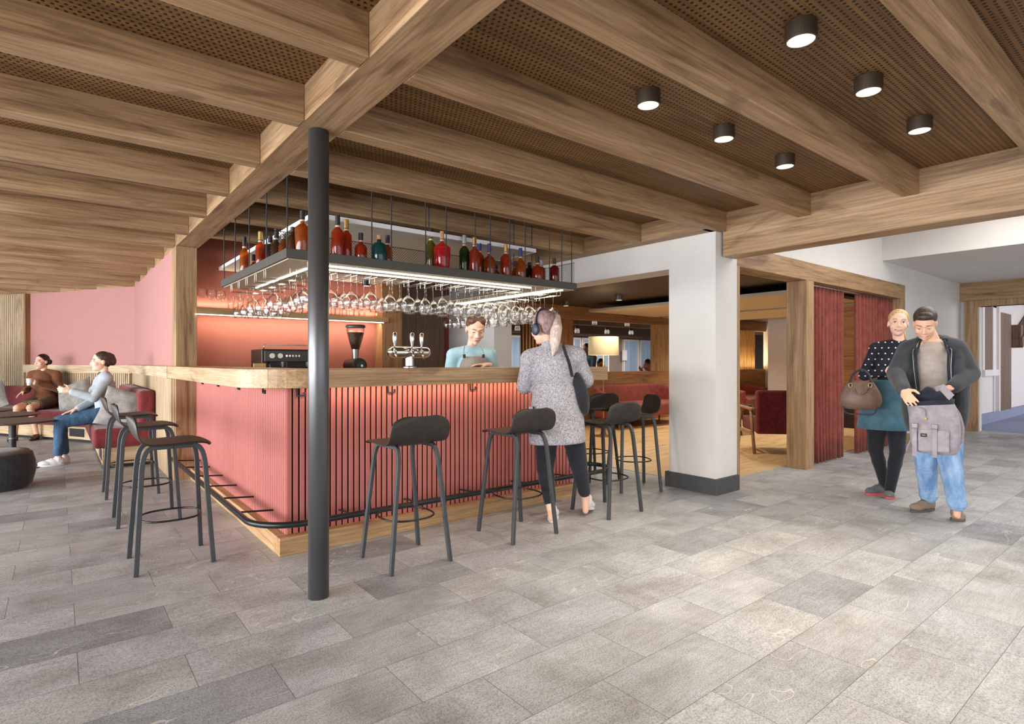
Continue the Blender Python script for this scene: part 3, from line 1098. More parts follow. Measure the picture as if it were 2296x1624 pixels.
# pale underside trays
und = plain('beige_underside', '#B7A58C', 0.5, var=0.02)
MB().box(RU0 + .02, RU1 - .02, RV0 + .02, RV0 + SW - .02, RZ0 - .004, RZ0 + .002).box(RU0 + .02, RU0 + SW - .02, RV0 + SW - .02, RV1 - .02, RZ0 - .004, RZ0 + .002).box(RU1 - SW + .02, RU1 - .02, RV0 + SW - .02, RV1 - .02, RZ0 - .004, RZ0 + .002).xform(rm).build('underside_panel', und, rack)
led = emit('rack_led', (1.0, 0.92, 0.78), 4.5)
for (a, b) in (((1.36, 3.80), (3.25, 3.80)), ((1.36, 3.95), (3.25, 3.95)), ((1.365, 4.0), (1.365, 5.3)), ((3.50, 3.76), (3.50, 5.4)), ((3.58, 3.74), (3.58, 5.4))):
    if a[1] == b[1]:
        q = MB().box(a[0], b[0], a[1] - .006, a[1] + .006, RZ0 - .014, RZ0 - .004)
    else:
        q = MB().box(a[0] - .006, a[0] + .006, a[1], b[1], RZ0 - .014, RZ0 - .004)
    q.xform(rm).build('light_strip', led, rack)
area('rack_light_front', (2.4, 3.87, RZ0 - .02), (0, 0, 0), 2.2, 0.1, 7, (1, .88, .7))
area('rack_light_left', (1.365, 4.65, RZ0 - .02), (0, 0, 0), 0.03, 1.3, 3, (1, .86, .64))
area('rack_light_right', (3.54, 4.6, RZ0 - .02), (0, 0, 0), 0.1, 1.5, 6, (1, .86, .64))
rods = [(RU0 + .02, v) for v in (3.74, 4.2, 4.66, 5.1, 5.5)] + [(RU0 + SW - .02, v) for v in (4.5, 5.3)] + \
       [(u, RV0 + .02) for u in (1.72, 1.87, 2.15, 2.33, 2.6, 2.75, 2.95, 3.12, 3.4, 3.55)] + [(u, RV0 + SW - .02) for u in (1.5, 2.4, 3.3)] + \
       [(RU1 - .03, v) for v in (3.74, 4.3, 4.9, 5.5)] + [(RU1 - SW + .02, v) for v in (4.5, 5.3)]
for (u, v) in rods:
    MB().cyl((u, v, RZ1), (u, v, ZC), 0.0045, n=8).xform(rm).build('hanging_rod', M_BLACK, rack)


def mesh_guard(a, b):
    """diamond wire mesh standing on the tray between two floor points"""
    a, b = Vector((*a, RZ1)), Vector((*b, RZ1))
    L = (b - a).length
    t = (b - a) / L
    h = 0.19
    q = MB()
    step = 0.021
    n = int((L + h) / step)
    for k in range(n + 1):
        for s in (1, -1):
            s0 = k * step - h
            p0, p1 = (s0, 0.0), (s0 + h, h)
            lo, hi = max(0.0, -s0) / h, min(1.0, (L - s0) / h)
            if hi - lo < 0.02:
                continue
            z0, z1 = lo * h, hi * h
            x0, x1 = s0 + lo * h, s0 + hi * h
            if s < 0:
                x0, x1 = L - x0, L - x1
            A, B = a + t * x0 + Vector((0, 0, z0)), a + t * x1 + Vector((0, 0, z1))
            q.tube([A, B], .0014, 3)
    q.tube([a + Vector((0, 0, h)), b + Vector((0, 0, h))], .0025, 4)
    q.xform(rm).build('mesh_guard', M_BLACK, rack)


mesh_guard((RU0 + .01, RV0 + SW - .01), (RU1 - .01, RV0 + SW - .01))
mesh_guard((RU0 + SW - .01, RV0 + SW), (RU0 + SW - .01, RV1))
mesh_guard((RU1 - .012, RV0 + .02), (RU1 - .012, RV1))
# wire holders for the glasses
GR = []      # (u, v) of hanging glasses by strip
for k in range(16):
    u = 1.30 + k * 0.148
    q = MB()
    for s in (-.022, .022):
        q.tube([(u + s, RV0 + .03, RZ0), (u + s, RV0 + .03, RZ0 - .062), (u + s, RV0 + SW - .03, RZ0 - .062), (u + s, RV0 + SW - .03, RZ0)], .0024, 5)
    q.xform(rm).build('glass_hanger', M_STEELWIRE, rack)
    for j in range(3):
        GR.append(('front', u, RV0 + .1 + j * .118 + random.uniform(-.012, .012)))
for side, u0 in (('left', RU0), ('right', RU1 - SW)):
    for k in range(5 if side == 'left' else 8):
        v = RV0 + SW + (.16 + k * .25 if side == 'left' else .09 + k * 0.165)
        q = MB()
        for s in (-.022, .022):
            q.tube([(u0 + .03, v + s, RZ0), (u0 + .03, v + s, RZ0 - .062), (u0 + SW - .03, v + s, RZ0 - .062), (u0 + SW - .03, v + s, RZ0)], .0024, 5)
        q.xform(rm).build('glass_hanger', M_STEELWIRE, rack)
        for j in range(3):
            GR.append((side, u0 + .09 + j * .12 + random.uniform(-.012, .012), v))


# ------------------------------------------------------------------ wine glasses (upside down)
def wine_glass_mesh(bowl=0.055, h=0.235, bowl_h=0.115, n=22):
    """upright wine glass profile, foot at z 0"""
    st = h - bowl_h
    prof = [(0.0, 0.0), (0.034, 0.0), (0.034, 0.002), (0.008, 0.008), (0.0038, 0.02), (0.0038, st - .01), (0.012, st), (bowl * .72, st + bowl_h * .18),
            (bowl, st + bowl_h * .45), (bowl * .93, st + bowl_h * .75), (bowl * .8, h), (bowl * .78, h), (bowl * .9, st + bowl_h * .75), (bowl * .965, st + bowl_h * .45), (bowl * .68, st + bowl_h * .2), (0.0, st + .004)]
    return MB().lathe(prof, n, caps=False)


hang = None
for side, u, v in GR:
    lab = {'front': 'clear wine glass hanging upside down under the front of the bottle rack', 'left': 'clear wine glass hanging upside down under the left end of the bottle rack',
           'right': 'clear wine glass hanging upside down under the right end of the bottle rack'}[side]
    grp = 'wine glasses under the %s strip of the rack' % side
    if hang is None:
        hang = wine_glass_mesh().xform(Matrix.Rotation(PI, 4, 'X')).build('wine_glass', M_GLASS, smooth=True)
        o = hang
    else:
        o = hang.copy()
        C.objects.link(o)
    tag(o, lab, 'wine glass', grp)
    o.location = (u, v, RZ0 - .054)
    sc = random.choice((0.92, 1.0, 1.0, 1.08))
    o.scale = (sc, sc, random.uniform(.93, 1.02))


# ------------------------------------------------------------------ bottles
bandm = plain('cream_neck_band', '#C9B79A', 0.5, var=0.05)


def bottle(u, v, h, r, kind, liq, capm, label, liqname, capn='cap', neckglass=None):
    t = thing('bottle', (u, v, RZ1 + .0012), label, 'bottle', 'spirit bottles on the hanging rack')
    t.rotation_euler = (0, 0, random.uniform(0, 1))
    nr = min(0.0135, r * .45)
    if kind == 'tall':
        r *= .92
        prof = [(0, 0), (r * .94, 0), (r, .006), (r, h * .56), (r * .93, h * .615), (r * .6, h * .675), (nr * 1.1, h * .72), (nr, h * .9), (0, h * .9)]
        zc0 = .78
    elif kind == 'round':
        prof = [(0, 0), (r * .94, 0), (r, .008), (r, h * .52), (r * .93, h * .62), (r * .6, h * .71), (nr * 1.2, h * .75), (nr * 1.2, h * .88), (0, h * .88)]
        zc0 = .84
    elif kind == 'flask':
        prof = [(0, 0), (r * .8, 0), (r * .85, .008), (r, h * .52), (r * .95, h * .59), (r * .55, h * .655), (nr, h * .70), (nr, h * .9), (0, h * .9)]
        zc0 = .8
    else:   # stout
        prof = [(0, 0), (r * .94, 0), (r, .006), (r, h * .46), (r * .85, h * .54), (nr * 1.1, h * .62), (nr, h * .68), (nr * 1.15, h * .7), (nr, h * .74), (nr, h * .9), (0, h * .9)]
        zc0 = .74
    MB().lathe(prof, 22, caps=False).build('glass_body', liquor(liqname, liq), t, smooth=True)
    cr = nr * 1.25
    if kind != 'round':
        MB().lathe([(nr * 1.12, h * (zc0 - .06)), (nr * 1.2, h * (zc0 - .055)), (nr * 1.2, h * (zc0 - .02)), (nr * 1.12, h * (zc0 - .015))], 16, caps=False).build('neck_band', bandm, t, smooth=True)
    MB().lathe([(0, h * zc0), (cr, h * zc0), (cr, h - .002), (cr - .002, h), (0, h)], 16, caps=False).build(capn, capm, t)
    return t


capK = plain('black_cap', '#1E1E22', 0.4, var=0.03)
capG = plain('gold_cap', '#C19A55', 0.35, 0.6, var=0.05)
capB = plain('blue_cap', '#2B3476', 0.4, var=0.03)
capS = plain('grey_cap', '#9A9C9F', 0.4, 0.3, var=0.03)
capW = plain('cork_cap', '#B88C66', 0.8, var=0.08)
AMB, RDA, BRN = '#A5551A', '#A93A1C', '#5E3218'


def put(x, ytop, plane, val, r, kind, liq, cap_, label, liqname, capn='cap'):
    p = at_u(x, ytop, val) if plane == 'u' else at_v(x, ytop, val)
    return bottle(p.x, p.y, max(.12, p.z - RZ1), r, kind, liq, cap_, label, liqname, capn)


put(548, 532, 'u', 1.25, .040, 'tall', AMB, capK, 'tall amber bottle with black cap, leftmost on the rack', 'amber_spirit')
put(569, 571, 'u', 1.33, .034, 'stout', AMB, capK, 'very small amber bottle beside the leftmost bottle', 'amber_spirit')
put(584, 520, 'u', 1.25, .040, 'tall', RDA, capG, 'red amber bottle with gold cap near the left end of the rack', 'red_amber_spirit')
put(594, 536, 'u', 1.38, .050, 'round', '#1F5A57', capK, 'teal round bottle in the left group on the rack', 'teal_spirit')
put(606, 530, 'u', 1.24, .038, 'tall', '#2E2724', capK, 'near-black bottle between the teal bottle and the brown one', 'dark_spirit')
put(620, 514, 'u', 1.25, .043, 'stout', BRN, capK, 'dark brown bottle with black cap left of the shelf corner', 'brown_spirit')
put(636, 528, 'u', 1.27, .036, 'round', AMB, capS, 'small amber bottle with grey cap beside the rack corner', 'amber_spirit')
put(657, 510, 'v', 4.0, .044, 'round', BRN, capK, 'squat brown bottle with black cap just left of the pole', 'brown_spirit')
put(678, 473, 'v', 3.82, .050, 'flask', AMB, capK, 'largest amber decanter bottle standing next to the pole', 'amber_spirit')
put(757, 484, 'v', 3.83, .046, 'tall', RDA, capK, 'tall red amber bottle with long black cap right of the pole', 'red_amber_spirit')
put(777, 493, 'v', 3.88, .040, 'tall', RDA, capG, 'red amber bottle with gold cap second from the pole', 'red_amber_spirit')
put(809, 523, 'v', 3.84, .043, 'stout', RDA, capK, 'short red amber bottle with black stopper, alone right of the pole', 'red_amber_spirit')
put(850, 528, 'v', 3.84, .058, 'round', '#1F5A57', capW, 'teal round bottle with cork stopper', 'teal_spirit', 'cork')
put(869, 528, 'v', 3.90, .036, 'stout', AMB, capK, 'amber bottle half hidden behind the teal corked bottle', 'amber_spirit')
put(966, 513, 'v', 3.98, .046, 'tall', '#6B6226', capK, 'olive green tall bottle with black cap', 'olive_spirit')
put(991, 519, 'v', 3.85, .068, 'flask', '#C51F2C', capW, 'bright red wide bottle with cork', 'cherry_spirit', 'cork')
put(1041, 528, 'v', 3.88, .045, 'tall', '#14401D', capS, 'dark green bottle with grey cap', 'green_spirit')
put(1064, 533, 'v', 3.80, .045, 'flask', RDA, capG, 'red amber bottle with gold cap right of the green bottle', 'red_amber_spirit')
put(1075, 546, 'v', 3.93, .042, 'tall', AMB, capB, 'amber bottle with blue cap behind the gold-capped one', 'amber_spirit')
put(1097, 547, 'v', 3.85, .050, 'stout', AMB, capB, 'amber bottle with blue cap standing by itself', 'amber_spirit')
put(1112, 596, 'v', 3.98, .034, 'stout', AMB, capB, 'tiny amber bottle with blue cap at the back of the rack', 'amber_spirit')
put(1134, 549, 'v', 3.85, .052, 'tall', RDA, capG, 'red amber bottle with gold cap, the one nearest the right end', 'red_amber_spirit')
put(1156, 586, 'v', 4.02, .038, 'stout', AMB, capB, 'small amber bottle with blue cap, left of the blue-capped taller one', 'amber_spirit')
put(1167, 557, 'v', 3.85, .050, 'stout', AMB, capB, 'taller amber bottle with blue cap near the right end', 'amber_spirit')
put(1187, 589, 'v', 3.95, .046, 'round', '#3A2320', capK, 'small dark bottle with black cap near the right end', 'darkbrown_spirit')
put(1205, 575, 'v', 3.84, .052, 'stout', RDA, capK, 'red bottle with ornate black stopper near the right end', 'red_amber_spirit')
put(1214, 584, 'v', 3.96, .040, 'tall', AMB, capS, 'amber bottle with silver cap behind the black-stoppered red bottle', 'amber_spirit')
put(1243, 580, 'v', 3.83, .048, 'tall', '#7A1F20', capK, 'dark red bottle with black cap, rightmost on the rack', 'darkred_spirit')

# ------------------------------------------------------------------ glassware on the wall shelf
SZ = 1.762
shelf_items = [
    (452, 'stem', .2, 'stemmed glass at the left end of the wall shelf'), (475, 'stem', .19, 'second stemmed glass on the wall shelf'), (496, 'stem', .185, 'third, wider stemmed glass on the wall shelf'),
    (519, 'tumbler', .15, 'plain tumbler left of the row of tall glasses on the shelf'), (538, 'tumbler', .17, 'taller tumbler behind the hanging glasses on the shelf'),
    (560, 'tumbler', .16, 'shelf tumbler under the left corner of the rack'), (604, 'flare', .16, 'flared beer glass on the wall shelf'), (629, 'flare', .17, 'curved beer glass on the wall shelf'),
    (648, 'flare', .19, 'wide-rimmed tall glass on the wall shelf'), (665, 'tumbler', .13, 'low tumbler in front of the tall shelf glasses'), (668, 'tall', .2, 'tall straight glass on the wall shelf'),
    (684, 'carafe', .22, 'waisted carafe on the wall shelf left of the pole'), (699, 'carafe', .22, 'second waisted carafe partly behind the pole'),
    (746, 'tumbler', .16, 'tumbler just right of the pole on the wall shelf'), (757, 'tumbler', .09, 'short tumbler on the right part of the wall shelf'), (773, 'tumbler', .115, 'wide tumbler on the right part of the wall shelf'),
    (787, 'flare', .12, 'small flared glass on the right part of the wall shelf'), (801, 'tumbler', .085, 'low glass second from the shelf end'), (814, 'tumbler', .06, 'tiny shot glass nearest the shelf end')]
for x, kind, h, lab in shelf_items:
    p = at_v(x, 690, 6.74)
    if kind == 'stem':
        q = wine_glass_mesh(.05, h + .02, .105)
        cat = 'wine glass'
    elif kind == 'tumbler':
        r = .034 + .1 * max(0, .12 - h)
        q = MB().lathe([(0, 0), (r * .92, 0), (r, h), (r - .003, h), (r * .86, .008), (0, .008)], 18, caps=False)
        cat = 'tumbler'
    elif kind == 'tall':
        q = MB().lathe([(0, 0), (.028, 0), (.03, h), (.027, h), (.025, .01), (0, .01)], 18, caps=False)
        cat = 'glass'
    elif kind == 'flare':
        q = MB().lathe([(0, 0), (.03, 0), (.027, h * .2), (.034, h * .6), (.045, h), (.042, h), (.03, h * .6), (.022, .01), (0, .01)], 18, caps=False)
        cat = 'glass'
    else:
        q = MB().lathe([(0, 0), (.042, 0), (.044, h * .3), (.03, h * .48), (.016, h * .58), (.026, h), (.023, h), (.013, h * .58), (.026, h * .46), (.04, .3 * h), (.038, .01), (0, .01)], 18, caps=False)
        cat = 'carafe'
    o = q.build({'wine glass': 'wine_glass', 'tumbler': 'tumbler', 'glass': 'beer_glass', 'carafe': 'carafe'}[cat], M_GLASS, smooth=True, loc=(p.x, 6.74 + random.uniform(-.03, .03), SZ))
    tag(o, lab, cat, 'glassware on the wall shelf')

# ================================================================== BAR EQUIPMENT
# coffee machine
cm = thing('coffee_machine', (1.95, 6.2, 0.9), 'black two-group coffee machine half hidden by the pole', 'coffee machine')
bm_ = plain('espresso_black', '#26221F', 0.4, 0.3, var=0.04)
p0, p1 = at_v(597, 782, 6.0), at_v(750, 782, 6.0)
wd = p1.x - p0.x
cm.location = ((p0.x + p1.x) / 2, 6.36, .9)
hz = p0.z - .9
MB().box(-wd / 2, wd / 2, -.2, .22, 0.05, hz).build('machine_body', bm_, cm, bevel=0.012)
MB().box(-wd / 2 + .02, wd / 2 - .02, -.235, -.2, hz - .13, hz - .02).build('control_panel', plain('graphite_panel', '#4A443F', 0.35, 0.6, var=0.03), cm, bevel=0.004)
MB().box(-wd / 2, wd / 2, -.24, .22, 0.0, 0.06).build('drip_tray', bm_, cm, bevel=0.005)
MB().tube([(-wd / 2 + .03, -.16, hz), (-wd / 2 + .03, -.16, hz + .045), (wd / 2 - .03, -.16, hz + .045), (wd / 2 - .03, -.16, hz)], .006, 8).build('cup_rail', M_CHROME, cm, smooth=True)
for x in (-wd / 2 + .09, -wd / 2 + .17, wd / 2 - .08):
    MB().cyl((x, -.235, hz - .07), (x, -.252, hz - .07), .026, n=20).build('gauge', plain('gauge_face', '#D9D5CC', 0.3, 0.2), cm)
for k in range(5):
    x = -wd / 2 + .235 + k * .032
    MB().cyl((x, -.235, hz - .07), (x, -.247, hz - .07), .011, n=12).build('button', M_CHROME, cm)
for x in (-.13, .13):
    g_ = MB().cyl((x, -.21, hz - .13), (x, -.21, hz - .19), .04, .036, n=20).build('group_head', M_CHROME, cm, smooth=False, bevel=.003)
    MB().cyl((x, -.22, hz - .2), (x + .03, -.33, hz - .22), .013, .016).build('portafilter_handle', bm_, g_, smooth=True)
for x in (-wd / 2 + .06, wd / 2 - .06):
    MB().tube([(x, -.22, hz - .13), (x + .01, -.26, hz - .2), (x + .03, -.27, hz - .32)], .006, 8).build('steam_wand', M_CHROME, cm, smooth=True)

# coffee grinder
p = at_v(797, 812, 6.1)
gr = thing('coffee_grinder', (p.x, 6.1, .9), 'black coffee grinder with hopper full of beans', 'coffee grinder')
zt = at_v(800, 729, 6.1).z - .9
MB().cyl((0, .16, zt * .36), (0, -.13, zt * .36), .085, .085, n=28).build('motor_body', bm_, gr, bevel=.012)
MB().cyl((0, -.13, zt * .36), (0, -.16, zt * .36), .05, .045, n=24).build('grind_dial', plain('graphite_dial', '#3A3632', 0.4, 0.4), gr, bevel=.003)
MB().cyl((0, -.16, zt * .36), (0, -.175, zt * .36), .014, n=14).build('dial_knob', M_CHROME, gr)
MB().box(-.09, .09, -.14, .16, 0, .05).box(-.03, .03, -.05, .1, .05, zt * .3).build('base', bm_, gr, bevel=.006)
MB().cyl((0, 0, zt * .47), (0, 0, zt * .62), .036, .04, n=20).build('neck_tube', plain('steel_neck', '#8A8986', 0.3, 0.8), gr, smooth=False, bevel=.002)
beans = NT('coffee_beans')
vv = beans.n('ShaderNodeTexVoronoi')
beans.put(vv.inputs['Vector'], beans.coord())
vv.inputs['Scale'].default_value = 120
beans.col(beans.ramp(vv.outputs['Distance'], [(0.0, lin('#7A4326')), (0.5, lin('#3A1F14')), (0.9, lin('#120A08'))]))
beans.rough(0.35)
beans.bump(vv.outputs['Distance'], 0.8, 0.005)
MB().lathe([(0, zt * .62), (.042, zt * .62), (.07, zt * .76), (.092, zt * .88), (0, zt * .88)], 28, caps=False).build('beans', beans.m, gr, smooth=True)
MB().lathe([(.044, zt * .615), (.074, zt * .76), (.097, zt * .89), (.1, zt * .96), (.096, zt * .96), (.093, zt * .89), (.071, zt * .76), (.041, zt * .62)], 28, caps=False).build('hopper', M_GLASS, gr, smooth=True)
MB().lathe([(0, zt * .955), (.108, zt * .955), (.11, zt * .975), (.1, zt), (0, zt)], 28, caps=False).build('hopper_lid', plain('grey_lid', '#3C4347', 0.35, var=0.03), gr, bevel=.002)

# beer tap tower
p = at_v(918, 790, 3.70)
bt = thing('beer_tap', (p.x, 3.70, 1.157), 'polished chrome beer tap with three handles on the counter', 'beer tap')
zt = p.z - 1.157
sx = (at_v(963, 790, 3.70).x - at_v(876, 790, 3.70).x) / 2
MB().lathe([(0, 0), (.05, 0), (.05, .008), (.032, .014), (.03, zt), (0, zt)], 28, caps=False).build('column', M_CHROME, bt, smooth=False, bevel=.002)
MB().cap((-sx + .03, 0, zt), (sx - .03, 0, zt), .043, n=26).build('barrel', M_CHROME, bt, smooth=True)
for x in (-sx + .01, -.012, sx * .42):
    f_ = MB().cyl((x, -.035, zt), (x, -.075, zt), .012).cyl((x, -.07, zt + .012), (x, -.085, zt - .05), .007).build('faucet', M_CHROME, bt, smooth=True)
    MB().lathe([(0, 0), (.006, 0), (.007, .03), (.013, .055), (.017, .11), (.012, .125), (0, .128)], 18, (x, -.06, zt + .012), caps=False).build('tap_handle', M_CHROME, f_, smooth=True)
# paper coffee bag
p = at_v(583, 815, 6.1)
kb = thing('paper_bag', (p.x, 6.115, .9), 'small kraft paper coffee bag with white label left of the coffee machine', 'paper bag')
hb = p.z - .9
kr = plain('kraft_paper', '#C9A871', 0.8, var=0.05)
MB().prism([(-.065, -.04), (.065, -.04), (.065, .04), (-.065, .04)], 0, hb * .85).build('bag_body', kr, kb, bevel=.008)
MB().box(-.06, .06, -.012, .012, hb * .8, hb).build('folded_top', kr, kb, bevel=.004)
MB().box(-.05, .05, -.043, -.0405, hb * .3, hb * .8).build('label_patch', plain('white_label', '#EDE9E2', 0.7), kb)


# ================================================================== BAR STOOLS
def make_stool():
    t = thing('bar_stool', (0, 0, 0), 'x', 'bar stool', 'black bar stools')
    # seat shell: profile along y (front +y), width across x
    prof = [(.205, .712, .175), (.19, .722, .19), (.12, .727, .2), (.03, .722, .2), (-.07, .718, .2), (-.13, .722, .2), (-.165, .74, .2), (-.188, .772, .2), (-.203, .81, .199), (-.212, .84, .193), (-.217, .862, .176), (-.220, .878, .142), (-.222, .887, .095)]
    nx = 11
    q = MB()
    vs = []
    for (y, z, w) in prof:
        for i in range(nx):
            a = -1 + 2 * i / (nx - 1)
            back = max(0.0, (z - .74) / .15)
            fr = max(0.0, (y - .15) / .055)
            vs.append((a * w, y + .032 * back * a * a - .03 * fr * a ** 4, z - .012 * fr * fr))
    fs = []
    for j in range(len(prof) - 1):
        for i in range(nx - 1):
            fs.append((j * nx + i, j * nx + i + 1, (j + 1) * nx + i + 1, (j + 1) * nx + i))
    q.add(vs, fs).build('seat_shell', M_STOOLSEAT, t, smooth=True, solid=0.012, sub=1)
    F_, T_ = .195, .128
    for sx in (-1, 1):
        for sy in (-1, 1):
            top = Vector((sx * T_, sy * .158, .655))
            path = [Vector((sx * F_, sy * F_, 0.0)), top.lerp(Vector((sx * F_, sy * F_, 0)), .12)]
            c1 = Vector((sx * (T_ - .004), sy * .155, .70))
            c2 = Vector((sx * (T_ - .008), sy * .105, .702))
            a0 = path[-1]
            for k in range(1, 7):
                s = k / 7
                path.append(a0 * (1 - s) ** 2 + c1 * 2 * s * (1 - s) + c2 * s * s)
            path += [c2, Vector((sx * (T_ - .008), sy * .0, .702))]
            MB().tube(path, .0185, 4, flat=(1.0, .82), phase=PI / 4).build('leg', M_STOOLLEG, t, bevel=.003, seg=2)
    # foot ring
    R_ = .158
    ring = []
    for k in range(40):
        a = 2 * PI * k / 40
        c, s = math.cos(a), math.sin(a)
        e = 2.6
        rr = R_ / (abs(c) ** e + abs(s) ** e) ** (1 / e)
        ring.append((rr * c, rr * s, .275))
    MB().tube(ring, .006, 8, closed=True).build('foot_ring', plain('dark_ring_steel', '#3A3835', 0.3, 0.8, var=0.03), t, smooth=True)
    MB().box(-.13, .13, -.1, .1, .706, .716).build('seat_mount', M_BLACK, t)
    return t


st0 = make_stool()
stools = [
    (1.658, 3.107, 0, 'black bar stool standing directly right of the round pole'),
    (2.531, 3.105, 0, 'black bar stool just left of the person in the tweed coat'),
    (3.467, 3.11, 0, 'black bar stool right of the person in the tweed coat'),
    (4.285, 3.51, math.radians(62), 'black bar stool turned sideways, closest to the white pillar'),
    (4.33, 4.08, math.radians(-8), 'black bar stool behind the others at the right end of the counter'),
    (0.539, 3.984, -PI / 2, 'nearest of the black bar stools at the left side of the bar'),
    (0.537, 5.155, -PI / 2, 'middle one of the black bar stools at the left side of the bar'),
    (0.53, 6.26, -PI / 2, 'farthest of the black bar stools at the left side, by the bench end')]
for i, (x, y, rz, lab) in enumerate(stools):
    o = st0 if i == 0 else dup(st0)
    o.location = (x, y, 0)
    o.rotation_euler = (0, 0, rz)
    o['label'] = lab

# ================================================================== BENCHES, TABLES
be = thing('upholstered_bench', (0.32, 7.78, 0), 'wine red upholstered bench along the coral wall, near end', 'bench')
bt_ = Matrix.Translation((-.32, -7.78, 0))
benchwood = wood('bench_oak', 'Y', '#B4946E', '#CDB08A', '#DBC3A2')
MB().box(.40, .9, 7.85, 10.2, 0.04, .235).xform(bt_).build('base', benchwood, be, bevel=.003)
MB().box(.40, .9, 7.848, 7.85, 0.04, .235).xform(bt_).build('end_panel', wood('bench_oak_end', 'X', '#B4946E', '#CDB08A', '#DBC3A2'), be)
MB().box(.43, .9, 7.88, 10.2, 0.0, .04).xform(bt_).build('toe_kick', M_BLACK, be)
MB().box(.395, .401, 7.98, 8.35, .08, .2).xform(bt_).build('vent_grille', M_BLACK, be)
MB().box(.315, .905, 7.78, 10.2, .235, .455).xform(bt_).build('seat_cushion', M_REDF, be, bevel=.035, seg=4)
MB().box(.73, .9, 7.80, 10.38, .457, .87).xform(bt_).build('backrest', M_REDF, be, bevel=.05, seg=4)
be2 = thing('upholstered_bench', (A2[0], A2[1], 0), 'wine red upholstered bench along the angled coral wall', 'bench', None, RZ2)
strip2(MB(), .0, 3.1, .08, .56, 0.04, .235).build('base', wood('bench_oak_long', 'X', '#B4946E', '#CDB08A', '#DBC3A2'), be2, bevel=.003)
strip2(MB(), .0, 3.1, .08, .53, 0.0, .04).build('toe_kick', M_BLACK, be2)
strip2(MB(), .28, .62, .555, .566, .08, .2).build('vent_grille', M_BLACK, be2)
strip2(MB(), .02, 3.1, .08, .64, .235, .455).build('seat_cushion', M_REDF, be2, bevel=.035, seg=4)
strip2(MB(), .0, 3.1, .058, .2, .457, .79).build('backrest', M_REDF, be2, bevel=.04, seg=4)


def cushion(loc, rot, size, label, dark=None):
    """plump square scatter cushion"""
    n = 12
    q = MB()
    for s in (1, -1):
        vs, fs = [], []
        for j in range(n + 1):
            for i in range(n + 1):
                a, b = -1 + 2 * i / n, -1 + 2 * j / n
                pin = 1 - .07 * (a * a * (1 - b * b) + 0) - .0
                pinb = 1 - .07 * (b * b * (1 - a * a))
                h = max(0, (1 - a ** 4)) ** .55 * max(0, (1 - b ** 4)) ** .55
                wr = .008 * math.sin(5 * a + 3 * b) * h
                vs.append((a * size / 2 * pin, b * size / 2 * pinb, s * (h * size * .17 + wr)))
        for j in range(n):
            for i in range(n):
                f = (j * (n + 1) + i, j * (n + 1) + i + 1, (j + 1) * (n + 1) + i + 1, (j + 1) * (n + 1) + i)
                fs.append(f if s > 0 else f[::-1])
        q.add(vs, fs)
    o = q.build('cushion', dark or M_GREYF, smooth=True)
    o.location = loc
    o.rotation_euler = rot
    tag(o, label, 'cushion', 'grey scatter cushions on the benches')
    return o


# image-aligned frame: +x image right, +y away from the viewer
IMG = YAW - PI / 2
cushion(at_z(300, 912, 0).normalized() * 0 + Vector((.60, 8.06, .655)), (math.radians(72), math.radians(14), IMG + .3), .46, 'large grey cushion at the near end of the bench, beside the stools')
cushion(Vector((.66, 8.75, .66)), (math.radians(70), 0, IMG - .2), .42, 'grey cushion partly hidden behind the person in the grey cardigan')
cushion(Vector((.22, 11.18, .66)), (math.radians(62), math.radians(-24), IMG + .1), .52, 'grey cushion on the bench between the two seated people')
cushion(Vector((-.80, 11.72, .64)), (math.radians(62), math.radians(-28), IMG + .2), .5, 'grey cushion at the left picture edge, left of the person in brown')


def round_table(px, py, z, r, label):
    p = at_z(px, py, z)
    t = thing('cafe_table', (p.x, p.y, 0), label, 'table', 'round low tables by the benches')
    MB().lathe([(0, z - .022), (r - .012, z - .022), (r, z - .01), (r, z - .002), (r - .004, z), (0, z)], 56, caps=False).build('tabletop', plain('dark_brown_laminate', '#4A3A33', 0.35, var=0.04), t)
    MB().cyl((0, 0, .012), (0, 0, z - .02), .034, n=24).build('pedestal', M_BLACK, t, bevel=.002)
    MB().cyl((0, 0, z * .62), (0, 0, z * .64), .036, n=24).build('pedestal_ring', M_POLE, t)
    MB().lathe([(0, 0), (.27, 0), (.27, .008), (.26, .012), (0, .014)], 44, caps=False).build('foot_plate', plain('grey_steel_plate', '#5A5653', 0.4, 0.5, var=0.03), t)
    return t


round_table(28, 943, .54, .42, 'round dark brown table nearest the black pouf')
round_table(-12, 930, .54, .45, 'round dark brown table behind the nearest table')
round_table(-70, 921, .54, .45, 'round dark table at the picture edge in front of the far bench')
p = at_z(-18, 1056, .17)
t = thing('pouf', (p.x, p.y, 0), 'black round fabric pouf at the left picture edge', 'pouf')
MB().lathe([(0, 0.0), (.26, 0.0), (.295, .03), (.32, .14), (.32, .24), (.295, .335), (.0, .335)], 48, caps=False).build('pouf_side', fabric('charcoal_pouf_cloth', '#34353A', '#1D1E22'), t, smooth=False, bevel=.012)
MB().lathe([(0, .336), (.285, .336), (.27, .352), (.18, .362), (0, .366)], 48, caps=False).build('pouf_top', fabric('taupe_pouf_top', '#6B645C', '#4E4842'), t, smooth=True)
